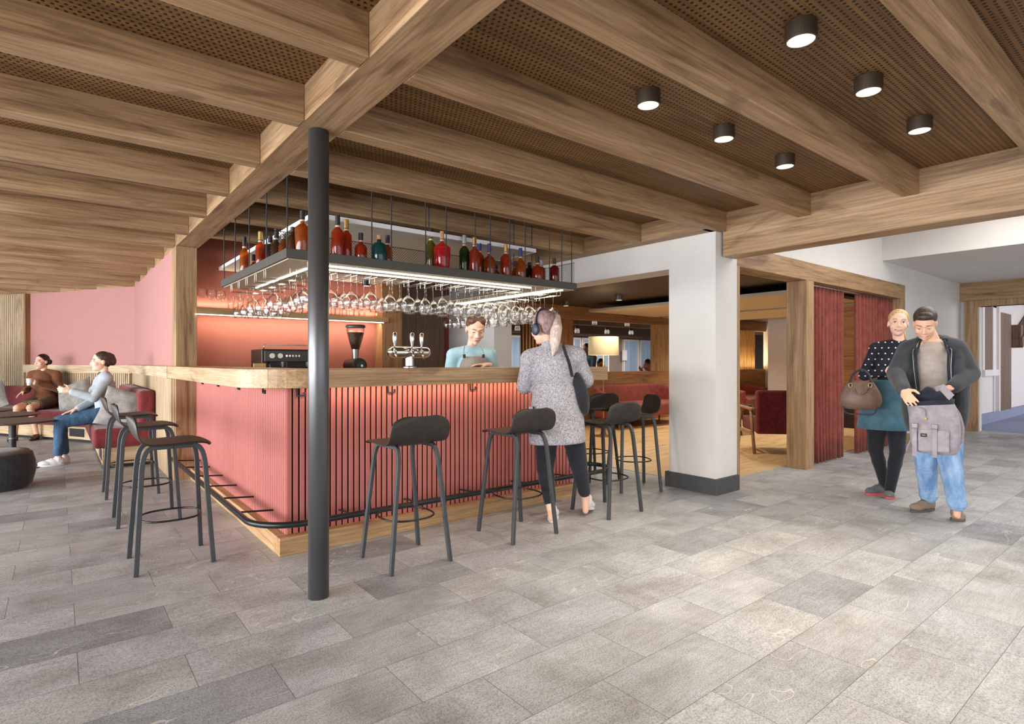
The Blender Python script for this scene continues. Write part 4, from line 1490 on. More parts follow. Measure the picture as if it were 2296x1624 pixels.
# plant at the left picture edge
pp = at_u(2, 790, -.62)
pt = thing('potted_palm', (-1.26, 12.60, 0), 'green leafy plant reaching in at the left picture edge', 'plant')
MB().lathe([(0, 0), (.13, 0), (.17, .35), (.155, .35), (.14, .3), (0, .3)], 28, caps=False).build('pot', plain('grey_pot', '#6B6865', 0.7), pt)
lf = MB()
gm = plain('leaf_green', '#4F7A3A', 0.5, var=0.25, scale=10)
for k in range(22):
    a = 2 * PI * k / 22 + random.uniform(-.2, .2)
    up = random.uniform(.7, 1.35)
    ln = random.uniform(.3, .62)
    c = []
    for j in range(6):
        s = j / 5
        c.append(Vector((math.cos(a) * ln * s, math.sin(a) * ln * s, .3 + up * math.sin(s * PI * .55) * .9)))
    for j in range(5):
        w0, w1 = .045 * math.sin(PI * (j / 5) * .95 + .1), .045 * math.sin(PI * ((j + 1) / 5) * .95 + .1)
        s_ = Vector((-math.sin(a), math.cos(a), 0))
        lf.add([c[j] - s_ * w0, c[j] + s_ * w0, c[j + 1] + s_ * w1, c[j + 1] - s_ * w1], [(0, 1, 2, 3)])
lf.build('leaves', gm, pt, smooth=True, solid=.003)


# ================================================================== LOUNGE FURNITURE
p = at_z(1353, 979, 0)
lamp = thing('floor_lamp', (p.x, p.y, 0), 'floor lamp with large beige drum shade in the lounge', 'floor lamp')
bz = plain('brass_lamp', '#A88A5A', 0.35, 0.8, var=0.03)
MB().lathe([(0, 0), (.15, 0), (.15, .015), (.05, .03), (.02, .22), (0, .22)], 32, caps=False).build('base', bz, lamp)
MB().cyl((0, 0, .05), (0, 0, 1.34), .011, n=12).build('pole', bz, lamp, smooth=True)
shade = NT('lamp_shade_cloth')
shade.b.inputs['Base Color'].default_value = lin('#E3CFA2')
shade.b.inputs['Emission Color'].default_value = lin('#E8C98C')
shade.b.inputs['Emission Strength'].default_value = 0.2
shade.rough(0.9)
MB().lathe([(.245, 1.31), (.24, 1.605), (.236, 1.605), (.241, 1.31)], 44, caps=False).build('lamp_shade', shade.m, lamp, smooth=True)
point('floor_lamp_bulb', (p.x, p.y, 1.45), 5, (1, .8, .5), .06)


def arc_sofa(name, loc, rz, w, d, label, cat, group=None):
    """low lounge sofa with rounded wraparound back; front along -y"""
    t = thing(name, loc, label, cat, group, rz)
    MB().box(-w / 2 + .06, w / 2 - .06, -d / 2, d / 2 - .12, .2, .44).build('seat', M_SOFA, t, bevel=.05, seg=4)
    path = []
    rr = min(.32, w * .3)
    path.append((-w / 2 + .07, -d / 2 + .06))
    for k in range(9):
        a = PI - PI / 2 * k / 8
        path.append((-w / 2 + .07 + rr + rr * math.cos(a), d / 2 - .07 - rr + rr * math.sin(a)))
    for k in range(9):
        a = PI / 2 - PI / 2 * k / 8
        path.append((w / 2 - .07 - rr + rr * math.cos(a), d / 2 - .07 - rr + rr * math.sin(a)))
    path.append((w / 2 - .07, -d / 2 + .06))
    rings = []
    m = len(path)
    for k, (x, y) in enumerate(path):
        a, b = path[max(0, k - 1)], path[min(m - 1, k + 1)]
        tx, ty = b[0] - a[0], b[1] - a[1]
        L = math.hypot(tx, ty)
        nx_, ny_ = -ty / L, tx / L
        f = math.sin(PI * k / (m - 1)) ** .5 if 0 < k < m - 1 else 0
        top = .6 + .16 * f
        hw = .065
        rings.append([(x - nx_ * hw, y - ny_ * hw, .2), (x + nx_ * hw, y + ny_ * hw, .2), (x + nx_ * hw, y + ny_ * hw, top - .03), (x + nx_ * hw * .5, y + ny_ * hw * .5, top), (x - nx_ * hw * .5, y - ny_ * hw * .5, top), (x - nx_ * hw, y - ny_ * hw, top - .03)])
    MB().rings(rings).build('backrest', M_SOFA, t, bevel=.02, seg=3, smooth=True)
    for sx in (-1, 1):
        for sy in (-1, 1):
            MB().cyl((sx * (w / 2 - .2), sy * (d / 2 - .15), .21), (sx * (w / 2 - .16), sy * (d / 2 - .11), 0), .022, .014).build('leg', oak2('Z'), t)
    return t


arc_sofa('lounge_sofa', (8.75, 6.98, 0), 0, 2.3, .85, 'coral red lounge sofa with curved back behind the bar stools', 'sofa')
arc_sofa('lounge_sofa', (11.9, 6.75, 0), .25, 2.0, .85, 'coral red sofa seen through the doorway behind the armchair', 'sofa')
# armchair seen from behind
p = at_z(1725, 1002, 0)
_l = (1735 - 1148) / PXF * 7.7
ac = thing('armchair', (FX * 7.7 + RX * _l, FY * 7.7 + RY * _l, 0), 'wine red armchair with wooden arms seen from behind in the doorway', 'armchair', None, math.radians(-44))
ow = oak('Z')
MB().box(-.33, .33, -.34, -.24, .26, .83).build('backrest', M_REDF, ac, bevel=.035, seg=4)
MB().box(-.31, .31, -.25, .36, .27, .45).build('seat', M_REDF, ac, bevel=.03, seg=4)
for s in (-1, 1):
    MB().tube([(s * .36, -.34, 0.0), (s * .36, -.25, .3), (s * .36, -.2, .57)], .022, 8).build('rear_leg', ow, ac, smooth=True)
    MB().tube([(s * .36, .36, 0.0), (s * .36, .3, .3), (s * .36, .27, .57)], .022, 8).build('front_leg', ow, ac, smooth=True)
    MB().box(s * .36 - .03, s * .36 + .03, -.3, .34, .57, .6).build('armrest', ow, ac, bevel=.01)
    MB().box(s * .36 - .015, s * .36 + .015, -.25, .3, .24, .29).build('side_rail', ow, ac, bevel=.004)
# coffee table
ct = thing('coffee_table', (8.75, 5.2, 0), 'round black lounge table beyond the armchair', 'coffee table')
MB().lathe([(0, .47), (.42, .47), (.42, .495), (0, .495)], 44, caps=False).build('tabletop', plain('smoked_glass_top', '#2A2623', 0.12, var=0.02), ct)
for k in range(3):
    a = 2 * PI * k / 3 + .4
    MB().cyl((.3 * math.cos(a), .3 * math.sin(a), 0), (.25 * math.cos(a), .25 * math.sin(a), .47), .012).build('leg', M_BLACK, ct)
p = at_v(1745, 849, 7.0)
o = tag(MB().box(12.15, 12.3, 5.15, 5.6, .8, .87).build('wall_ledge', oak('Y'), bevel=.003), 'small oak ledge on the pale lounge end wall', 'ledge')

# pendants in the back room
lampg = emit('crystal_shade', (1.0, .93, .84), 0.25)
for i, (x, y, lab) in enumerate(((1333, 722, 'left one of the upper pair of cage pendants in the lounge window'), (1406, 726, 'right one of the upper pair of cage pendants in the lounge window'),
                                 (1361, 743, 'small cage pendant straight above the lamp shade'), (1415, 745, 'small cage pendant right of the lamp shade'),
                                 (1294, 741, 'cage pendant at the edge of the wooden post'), (1468, 735, 'cage pendant half behind the slatted screen'),
                                 (1160, 735, 'cage pendant seen between barista and ponytail'))):
    q = at_v(x, y, 8.7 if y < 730 else 9.2)
    t = thing('pendant_lamp', (q.x, q.y, q.z), lab, 'pendant lamp', 'cage pendants in the back room')
    MB().cyl((0, 0, .07), (0, 0, 2.3 - q.z), .004, n=6).build('cord', M_BLACK, t)
    MB().cyl((0, 0, .035), (0, 0, .085), .045, n=16).build('cap', M_BLACK, t)
    sh = MB()
    for k in range(10):
        a = 2 * PI * k / 10
        sh.tube([(.04 * math.cos(a), .04 * math.sin(a), .04), (.055 * math.cos(a + .3), .055 * math.sin(a + .3), -.01), (.05 * math.cos(a), .05 * math.sin(a), -.06)], .007, 5)
    sh.build('cage_shade', lampg, t, smooth=True)
# small white wall box and a table plant in the back room
q = at_v(1406, 797, 11.5)
o = tag(MB().box(q.x - .1, q.x + .1, 11.58, 11.62, q.z - .16, q.z + .16).build('wall_notice', plain('white_card', '#EDEBE8', 0.6)), 'small white box on the back room window mullion', 'wall box')

# ================================================================== CURTAINS
mc = fabric('brick_red_curtain', '#92463A', '#682D25', 120)


def curtain(u0, u1, label, seed):
    rnd = random.Random(seed)
    t = thing('curtain', ((u0 + u1) / 2, 3.0, 0), label, 'curtain', 'red curtains in the doorway')
    n = int((u1 - u0) / .012)
    q = MB()
    zs = [0.012, .3, .8, 1.4, 1.9, 2.085]
    ph = rnd.uniform(0, 6)
    rows = []
    for z in zs:
        row = []
        for i in range(n + 1):
            s = i / n
            x = u0 + (u1 - u0) * s - (u0 + u1) / 2
            am = .036 * (1 - .35 * (z / 2.1))
            y = am * math.sin(2 * PI * (x / .105) + ph + .8 * math.sin(x * 7)) + .012 * math.sin(2 * PI * x / .047 + z)
            row.append((x, y, z))
        rows.append(row)
    vs = [p for r in rows for p in r]
    fs = []
    for j in range(len(zs) - 1):
        for i in range(n):
            fs.append((j * (n + 1) + i, j * (n + 1) + i + 1, (j + 1) * (n + 1) + i + 1, (j + 1) * (n + 1) + i))
    q.add(vs, fs).build('curtain_cloth', mc, t, smooth=True, solid=.004)
    return t


curtain(6.70, 7.72, 'left red floor-length curtain next to the oak post', 3)
curtain(8.12, 9.42, 'right red floor-length curtain behind the couple', 5)
t = tag(MB().cyl((6.68, 3.0, 2.098), (9.45, 3.0, 2.098), .007).build('curtain_rail', M_STEELWIRE, smooth=True), 'thin steel curtain rail under the oak lintel', 'curtain rail')

# ================================================================== PEOPLE
class Loc:
    """a root turned so that its -y side faces the viewer: +x right, +y away, +z up"""

    def __init__(self, px, d):
        l = (px - 1148) / PXF * d
        self.o = Vector((FX * d + RX * l, FY * d + RY * l, 0))
        self.Y = Vector((self.o.x, self.o.y, 0)).normalized()
        self.X = Vector((self.Y.y, -self.Y.x, 0))
        self.rz = math.atan2(self.X.y, self.X.x)

    def P(self, px, py, dy=0.0):
        r = Vector(ray(px, py))
        t = (self.o.dot(self.Y) + dy) / (r.x * self.Y.x + r.y * self.Y.y)
        w = r * t
        return Vector(((w - self.o).dot(self.X), dy, CAMZ + w.z))

    def floor(self, px, py):
        w = at_z(px, py, 0) - self.o
        return Vector((w.dot(self.X), w.dot(self.Y), 0))

    def L(self, v):
        v = Vector(v)
        return Vector((v.dot(self.X), v.dot(self.Y), v.z))

    def W(self, p):
        return self.o + self.X * p.x + self.Y * p.y + Vector((0, 0, p.z))


class Fig(Loc):
    def __init__(self, px, d, label):
        super().__init__(px, d)
        self.root = thing('person', self.o, label, 'person', None, self.rz)


def frame(xa, za):
    xa = Vector(xa).normalized()
    za = Vector(za).normalized()
    ya = za.cross(xa).normalized()
    xa = ya.cross(za).normalized()
    return Matrix((xa, ya, za)).transposed()


def head_rot(yaw, pitch, roll=0.0):
    return Matrix.Rotation(yaw, 3, 'Z') @ Matrix.Rotation(roll, 3, 'Y') @ Matrix.Rotation(pitch, 3, 'X')


def head_skin(mb, c, R, s=1.0, male=False):
    """head facing -y in its own frame; eyes at half height"""
    def e(p, r):
        mb.ell(c + R @ (Vector(p) * s), tuple(k * s for k in r), R, 18, 12)
    e((0, .008, .03), (.073, .092, .086))
    e((0, -.022, -.03), (.064 if male else .060, .072, .084))
    jw = .042 if male else .034
    e((0, -.045, -.083), (jw, .038, .030))
    e((0, -.072, -.095), (.018, .016, .015))
    for sx in (-1, 1):
        e((sx * .036, -.056, -.030), (.027, .030, .029))
        e((sx * (.036 if male else .028), -.030, -.058), (.026 if male else .023, .040, .034))
        e((sx * .0725, .012, -.010), (.008, .017, .029))
        e((sx * .012, -.094, -.035), (.009, .011, .008))
    e((0, -.078, .024), (.050, .018, .010))
    mb.cap(c + R @ (Vector((0, -.086, .008)) * s), c + R @ (Vector((0, -.104, -.030)) * s), .0085 * s, .0115 * s, 10)
    e((0, -.085, -.062), (.024, .012, .012))


def face_parts(root, c, R, s=1.0, smile=False, brow='M_HAIRB', closed=False, lips=None):
    def at(p):
        return c + R @ (Vector(p) * s)
    for sx in (-1, 1):
        if closed:      # looking down: lowered lids leave a narrow slit
            o = MB().ell(at((sx * .0315, -.0815, .0005)), (.0125 * s, .006 * s, .0030 * s), R, 12, 8).build('eye', M_EYEW, root, smooth=True)
            MB().ell(at((sx * .0315, -.0867, -.0004)), (.0052 * s, .0014 * s, .0026 * s), R, 10, 6).build('iris', M_IRIS, o, smooth=True)
            zl = .0026
        else:
            o = MB().ell(at((sx * .0315, -.0805, .003)), (.0130 * s, .007 * s, .0058 * s), R, 12, 8).build('eye', M_EYEW, root, smooth=True)
            MB().ell(at((sx * .0315, -.0868, .003)), (.0056 * s, .0016 * s, .0052 * s), R, 10, 6).build('iris', M_IRIS, o, smooth=True)
            zl = .0085
        MB().tube([at((sx * .017, -.0855, zl - .003)), at((sx * .024, -.0885, zl)), at((sx * .034, -.0888, zl + .001)), at((sx * .046, -.080, zl - .003))], [.0008 * s, .0016 * s, .0018 * s, .0009 * s], 6, sm=3).build('eyelashes', M_HAIRK, o, smooth=True)
        MB().tube([at((sx * .015, -.0945, .027)), at((sx * .025, -.0945, .0305)), at((sx * .036, -.090, .031)), at((sx * .049, -.078, .026))], [.0018 * s, .0024 * s, .0022 * s, .0010 * s], 6, sm=3).build('eyebrow', globals()[brow], root, smooth=True)
    lm = lips or M_LIPS
    if smile:
        lo = [at((-.028, -.087, -.060)), at((-.016, -.0955, -.0665)), at((0, -.0985, -.0690)), at((.016, -.0955, -.0665)), at((.028, -.087, -.060))]
        hi = [at((-.028, -.087, -.0592)), at((-.015, -.0965, -.0600)), at((0, -.0990, -.0605)), at((.015, -.0965, -.0600)), at((.028, -.087, -.0592))]
        MB().tube(lo, [.0012 * s, .0034 * s, .0042 * s, .0034 * s, .0012 * s], 8, sm=3).tube(hi, [.0012 * s, .0024 * s, .0026 * s, .0024 * s, .0012 * s], 8, sm=3).build('lips', lm, root, smooth=True)
        MB().tube([at((-.022, -.0885, -.0605)), at((-.013, -.0960, -.0630)), at((0, -.0988, -.0642)), at((.013, -.0960, -.0630)), at((.022, -.0885, -.0605))], [.0008 * s, .0028 * s, .0034 * s, .0028 * s, .0008 * s], 8, sm=3).build('teeth', M_TEETH, root, smooth=True)
    else:
        MB().tube([at((-.021, -.088, -.0632)), at((-.010, -.0970, -.0618)), at((0, -.0980, -.0632)), at((.010, -.0970, -.0618)), at((.021, -.088, -.0632))], [.0008 * s, .0036 * s, .0042 * s, .0036 * s, .0008 * s], 8, sm=3).build('lips', lm, root, smooth=True)


def hair_cap(c, R, s=1.0, back=True, top=0.0):
    mb = MB()

    def e(p, r):
        mb.ell(c + R @ (Vector(p) * s), tuple(k * s for k in r), R, 20, 14)
    e((0, .019, .045 + top), (.0795, .092, .083))
    if back:
        e((0, .050, .0), (.070, .056, .072))
    return mb, e


def torso(mb, pel, che, s0, s1, g=0.0, fem=False, front=-1.0, low=1.0, caps=True):
    R = frame(s1 - s0, che - pel)
    w = (s1 - s0).length / 2
    ya = R.col[1]
    mb.ell(che, (w * .84 + g, .108 + g, .19 + g), R, 22, 14)
    mb.ell(pel.lerp(che, .45), (w * (.66 if fem else .74) + g, .092 + g, .2 + g), R, 22, 14)
    mb.ell(pel, (w * (.90 if fem else .84) + g, .115 + g, .135 * low + g), R, 22, 14)
    m = (s0 + s1) / 2
    za = R.col[2]
    for q in (s0, s1) if caps else ():
        mb.cap(q, m + za * .035, .054 + g, .05 + g)
    if fem:
        for sx in (-1, 1):
            mb.ell(che + R.col[0] * (sx * w * .40) + ya * (front * .075) + za * -.01, (.066 + g, .06 + g, .066 + g), R, 14, 10)


def arm(mb, sh, el, wr, g=0.0, k=1.0):
    mb.cap(sh, el, .050 * k + g, .040 * k + g)
    mb.cap(el, wr, .040 * k + g, .028 * k + g)


def hand(mb, wr, d, n, t, curl=.5, s=1.0, spread=.06):
    """palm with five fingers; d fingers' direction, n palm side, t thumb side"""
    d = Vector(d).normalized()
    n = Vector(n)
    n = (n - d * n.dot(d)).normalized()
    t_ = d.cross(n)
    if t_.dot(Vector(t)) < 0:
        t_ = -t_
    t = t_
    R = Matrix((t, n, d)).transposed()
    mb.ell(wr + d * .046 * s, (.039 * s, .0155 * s, .052 * s), R, 16, 10)
    mb.cap(wr - d * .01, wr + d * .03 * s, .027 * s, .024 * s)
    for i, L in enumerate((.070, .079, .073, .058)):
        b = wr + d * (.084 - abs(i - 1.2) * .004) * s + t * (.029 - i * .0195) * s
        dirn = (d + t * (spread * (1.5 - i))).normalized()
        r = (.0088, .009, .0086, .0077)[i] * s
        for j, fr in enumerate((.45, .31, .24)):
            a = curl * (.45 + .55 * j) * (1 + .08 * i)
            q = (dirn * math.cos(a) + n * math.sin(a)).normalized()
            e = b + q * L * fr * s
            mb.cap(b, e, r, r * .93, 10)
            b = e
            r *= .93
    b = wr + d * .022 * s + t * .030 * s
    q = (d * .62 + t * .72 + n * .28).normalized()
    e = b + q * .040 * s
    mb.cap(b, e, .0135 * s, .0105 * s, 10)
    q = (d * .85 + t * .25 + n * (.3 + .4 * curl)).normalized()
    mb.cap(e, e + q * .034 * s, .0105 * s, .0085 * s, 10)


def leg(mb, hip, kn, an, g=0.0, k=1.0):
    mb.cap(hip, kn, .083 * k + g, .054 * k + g)
    mb.cap(kn, an, .050 * k + g, .034 * k + g)
    calf = kn.lerp(an, .3)
    R = frame((1, 0, 0), kn - an) if abs((kn - an).normalized().x) < .9 else None
    mb.ell(calf + Vector((0, .012, 0)), (.050 * k + g, .056 * k + g, .11), R, 14, 10)


def shoe(root, heel, toe, name, mat, solemat, w=.044, h=.085, lace=None):
    """shoe standing between a heel and a toe point (z = sole underside)"""
    heel, toe = Vector(heel), Vector(toe)
    t = toe - heel
    L = t.length
    tn = t.normalized()
    sd = Vector((0, 0, 1)).cross(tn).normalized()
    up = tn.cross(sd)
    q = MB()
    R = Matrix((sd, tn, up)).transposed()
    q.ell(heel + tn * L * .72 + up * .036, (w, L * .28, .032), R, 16, 10)
    q.ell(heel + tn * L * .42 + up * .045, (w * .88, L * .34, .043), R, 16, 10)
    q.ell(heel + tn * L * .20 + up * .05, (w * .8, L * .20, .05), R, 16, 10)
    q.cap(heel + tn * L * .24 + up * .055, heel + tn * L * .24 + up * h, .038, .036)
    o = q.build(name, mat, root, voxel=.006, relax=3)
    out = []
    n = 26
    for k in range(n):
        a = 2 * PI * k / n
        f = .5 + .5 * math.cos(a)              # 1 toe .. 0 heel
        ww = w * (1.02 if f > .55 else .86 + .16 * f / .55)
        out.append((math.sin(a) * ww, f * L))
    s = MB()
    ring = [[heel + sd * x + tn * y + up * z for x, y in out] for z in (0.0, .018)]
    s.rings(ring).build('sole', solemat, o, bevel=.003)
    if lace:
        q = MB()
        for k in range(4):
            y = L * (.48 + .08 * k)
            z = .088 - .010 * k
            q.tube([heel + tn * y + sd * .02 + up * (z - .004), heel + tn * (y + .008) + up * z, heel + tn * y - sd * .02 + up * (z - .004)], .0022, 5)
        q.build('laces', lace, o)
    return o


V3 = Vector
UP = Vector((0, 0, 1))
M_WHITESHOE = plain('white_leather', '#E4E2E0', 0.5, var=0.02)
M_SOLEW = plain('white_rubber', '#DAD8D6', 0.6, var=0.02)

# ------------------------------------------------------------------ man with the backpack
f = Fig(2100, 4.45, 'person in charcoal zip hoodie, beige tee and light jeans looking into a grey backpack')
P = f.P
hc, R = P(2074, 726, -.05), head_rot(-.05, .55, .03)
nb, s0, s1, che, pel = P(2090, 768, .03), P(2036, 784, .0), P(2144, 781, .02), P(2090, 822, .02), P(2098, 925, .03)
e0, w0, e1, w1 = P(2008, 838, -.14), P(2026, 876, -.43), P(2176, 838, 0), P(2136, 869, -.2)
hp0, k0, a0 = P(2074, 940, .04), P(2076, 1035, .06), P(2082, 1115, .15)
hp1, k1, a1 = P(2122, 940, .03), P(2130, 1035, -.06), P(2146, 1132, -.13)
b = MB()
head_skin(b, hc, R, 1.0, True)
b.cap(nb, hc + R @ V3((0, .03, -.06)), .058, .056)
torso(b, pel, che, s0, s1)
arm(b, s0, e0, w0)
arm(b, s1, e1, w1)
hand(b, w0, P(2047, 909, -.56) - w0, V3((.25, .8, -.2)), V3((.9, -.1, .5)), .5)
hand(b, w1, P(2106, 874, -.28) - w1, V3((-.1, .2, -1)), V3((-.3, .5, .8)), .7)
leg(b, hp0, k0, a0)
leg(b, hp1, k1, a1)
for a, t in ((a0, f.floor(2047, 1147)), (a1, f.floor(2152, 1171))):
    b.cap(V3((a.x, a.y + .02, .042)), V3((t.x, t.y, .036)).lerp(V3((a.x, a.y, .042)), .62), .022, .018)
    b.cap(a, V3((a.x, a.y, .05)), .03, .024)
b.build('body', M_SKIN, f.root, voxel=.0055, relax=2)
face_parts(f.root, hc, R, 1.0, True, 'M_HAIRB', True, plain('lips_pale', '#C88674', 0.5))
q, e = hair_cap(hc, R, 1.0, True, .004)
e((0, -.040, .085), (.055, .04, .034))
q.build('hair', M_HAIRB, f.root, voxel=.007, relax=2)
q = MB()
torso(q, pel.lerp(che, -.02), che, s0, s1, .018, low=1.25, caps=False)
q.cap(s0.lerp(s1, .2), nb + V3((0, 0, -.03)), .055, .05).cap(s1.lerp(s0, .2), nb + V3((0, 0, -.03)), .055, .05)
q.lathe([(0, -.13), (.06, -.13), (.11, -.07), (.105, -.03), (.085, -.005), (.078, .012), (0, .012)], 28, tuple(nb + V3((0, -.012, -.008))), caps=False)
q.build('t_shirt', fabric('beige_tee', '#BBADA3', '#A1948B', 220), f.root, voxel=.008, relax=4)
hm = fabric('charcoal_hoodie_cloth', '#45464B', '#2E2F33', 200)
q = MB()
Rt = frame(s1 - s0, che - pel)
arm(q, s0, e0, w0 + (e0 - w0) * .08, .024)
arm(q, s1, e1, w1 + (e1 - w1) * .08, .024)
for sh, x in ((s0, -1), (s1, 1)):
    q.ell(sh + V3((0, 0, -.01)), (.078, .082, .075))
    q.cap(sh + V3((-x * .02, 0, .02)), nb + V3((x * .06, .02, .012)), .062, .045)
    q.ell(che.lerp(pel, .1) + V3((x * .155, .0, -.02)), (.065, .135, .24))
    q.ell(pel.lerp(che, .3) + V3((x * .155, .005, .0)), (.068, .14, .27))
q.ell(che + V3((0, .075, -.03)), (.20, .085, .26), Rt)
q.ell(pel + V3((0, .075, .08)), (.20, .09, .25), Rt)
q.tube([nb + V3((-.095, -.06, -.03)), nb + V3((-.085, .03, .01)), nb + V3((0, .085, .02)), nb + V3((.085, .03, .01)), nb + V3((.095, -.06, -.03))], [.025, .036, .05, .036, .025], 12)
ho = q.build('hoodie', hm, f.root, voxel=.008, relax=4)
for x in (-1, 1):
    MB().tube([nb + V3((x * .105, -.085, -.05)), che + V3((x * .12, -.125, .12)), che + V3((x * .115, -.137, .0)), pel.lerp(che, .6) + V3((x * .11, -.143, 0)), pel.lerp(che, .3) + V3((x * .105, -.142, 0)), pel + V3((x * .105, -.13, -.1))], .0035, 6, sm=5).build('zip_edge', plain('zip_grey', '#8F9094', 0.4, 0.6), ho, smooth=True)
for x in (-1, 1):
    MB().tube([nb + V3((x * .075, -.055, .012)), nb + V3((x * .092, -.088, -.06)), che + V3((x * .10, -.127, .10)), che + V3((x * .098, -.134, .0)), pel.lerp(che, .6) + V3((x * .094, -.138, 0)), pel.lerp(che, .2) + V3((x * .09, -.132, 0))], [.02, .02, .018, .017, .016, .014], 8, flat=(1, .45), sm=4).build('lining', fabric('navy_hoodie_lining', '#262A3D', '#191C2A', 200), ho, smooth=True)
MB().tube([nb + V3((-.078, -.045, .012)), nb + V3((-.085, .02, .034)), nb + V3((0, .07, .045)), nb + V3((.085, .02, .034)), nb + V3((.078, -.045, .012))], .02, 8, sm=5).build('hood_lining', MATS['navy_hoodie_lining'], ho, smooth=True)
q = MB()
q.ell(pel + V3((0, 0, -.03)), (.19, .135, .13))
leg(q, hp0, k0, a0 + (k0 - a0) * .02, .024, 1.05)
leg(q, hp1, k1, a1 + (k1 - a1) * .02, .024, 1.05)
for a, k in ((a0, k0), (a1, k1)):
    for s_, r_ in ((.0, .064), (.06, .068), (.13, .066)):
        q.ell(a.lerp(k, s_), (r_, r_ * 1.05, .028))
q.build('jeans', M_JEANS, f.root, voxel=.009, relax=3)
tan = plain('tan_suede', '#8F7A69', 0.85, var=0.08, scale=30)
gs = plain('grey_rubber_sole', '#5A5450', 0.8)
shoe(f.root, V3((a0.x + .035, a0.y + .06, 0)), f.floor(2043, 1149), 'shoe', tan, gs, .047, .095, plain('brown_laces', '#4A3B31', 0.8))
shoe(f.root, V3((a1.x - .01, a1.y + .075, 0)), f.floor(2152, 1171), 'shoe', tan, gs, .049, .095, MATS['brown_laces'])

# his backpack
bl_ = Loc(2095, 4.12)
bp = thing('backpack', bl_.o, 'open grey roll-top backpack with buckled straps held by the person in jeans', 'backpack', None, bl_.rz)
B = bl_.P


bpm = fabric('lilac_grey_canvas', '#A39BA3', '#8B848C', 320, amount=.25)
bpd = fabric('navy_lining', '#23253A', '#151726', 200)


def sq(c, rx, ry, z, n=28, e=3.0, dz=0.0):
    out = []
    for k in range(n):
        a = 2 * PI * k / n
        x, y = math.cos(a), math.sin(a)
        r = 1 / (abs(x) ** e + abs(y) ** e) ** (1 / e)
        out.append((c.x + rx * r * x, c.y + ry * r * y, z + dz * r * x))
    return out


secs = [(2097, 1019, .105, .055), (2097, 1012, .135, .078), (2096, 985, .150, .088), (2096, 950, .152, .088), (2092, 925, .145, .082), (2086, 908, .140, .075), (2085, 901, .138, .072)]
q = MB()
q.rings([sq(B(x, y), rx, ry, B(x, y).z, dz=-.004 if y > 940 else .012) for x, y, rx, ry in secs], caps=True).build('pack_body', bpm, bp, smooth=True, sub=1)
top = B(2085, 899)
MB().rings([sq(top, .141, .075, top.z - .028, dz=.012), sq(top, .143, .077, top.z + .004, dz=.012), sq(top, .136, .07, top.z + .004, dz=.012), sq(top, .134, .068, top.z - .026, dz=.012)], caps=False).build('dark_rim', bpd, bp, smooth=True)
q = MB()
q.ell(B(2072, 888, .02), (.055, .045, .045)).ell(B(2098, 890, .02), (.07, .05, .05)).ell(B(2082, 876, .0), (.035, .03, .03)).cap(B(2080, 872, 0), B(2087, 880, 0), .02)
q.build('stuffed_clothes', bpd, bp, voxel=.008, relax=3)
q = MB()
pts_ = [(B(2088, 882, .03), B(2096, 868, .03)), (B(2108, 876, -.03), B(2116, 862, -.03)), (B(2128, 898, -.06), B(2140, 886, -.06))]
vs = []
for a_, b_ in pts_:
    vs += [a_, b_]
q.add(vs, [(0, 1, 3, 2), (2, 3, 5, 4)]).build('top_flap', bpm, bp, solid=.008, bevel=.002, sub=0)
MB().box(-.095, .085, -.1035, -.085, B(2095, 1010).z, B(2095, 962).z).build('front_pocket', bpm, bp, bevel=.008)
for x in (2050.5, 2095.5):
    c = B(x, 980, -.11)
    st = MB().box(c.x - .014, c.x + .014, -.114, -.106, B(2095, 1026, -.1).z, B(2095, 952, -.1).z).build('front_strap', bpm, bp, bevel=.002)
    MB().box(c.x - .019, c.x + .019, -.123, -.112, B(2095, 962, -.1).z, B(2095, 951, -.1).z).build('buckle', plain('gunmetal_buckle', '#6B6868', 0.3, 0.8), st, bevel=.003)
c = B(2071, 976, -.105)
lb = MB().box(c.x - .019, c.x + .019, -.1075, -.1035, c.z - .012, c.z + .012).build('name_patch', plain('black_patch', '#17161A', 0.6), bp)
MB().box(c.x - .011, c.x + .011, -.1082, -.1075, c.z - .002, c.z + .003).build('patch_stitching', plain('gold_thread', '#A8904C', 0.6), lb)
c = B(2075, 938, -.095)
zp = MB().tube([B(2060, 914, -.083), B(2070, 916, -.089), B(2075, 922, -.093), B(2075.5, 934, -.1)], .003, 6, sm=5).build('zip', plain('grey_zip', '#6E6970', 0.5), bp, smooth=True)
MB().box(c.x - .008, c.x + .008, -.106, -.1, c.z - .012, c.z + .006).build('zip_pull', plain('brass_pull', '#8C7A48', 0.35, 0.8), zp, bevel=.002)
MB().tube([B(2128, 905, .06), B(2143, 930, .05), B(2151, 962, .03), B(2149, 990, .02), B(2140, 1005, .03)], [.016, .022, .024, .018, .01], 8, flat=(.6, 1.3), sm=5).build('shoulder_strap', bpm, bp, smooth=True)
MB().tube([B(2049, 968, .04), B(2043, 985, .05), B(2036, 1000, .05), B(2032, 1012, .05)], .005, 6).build('side_cord', bpm, bp, smooth=True)

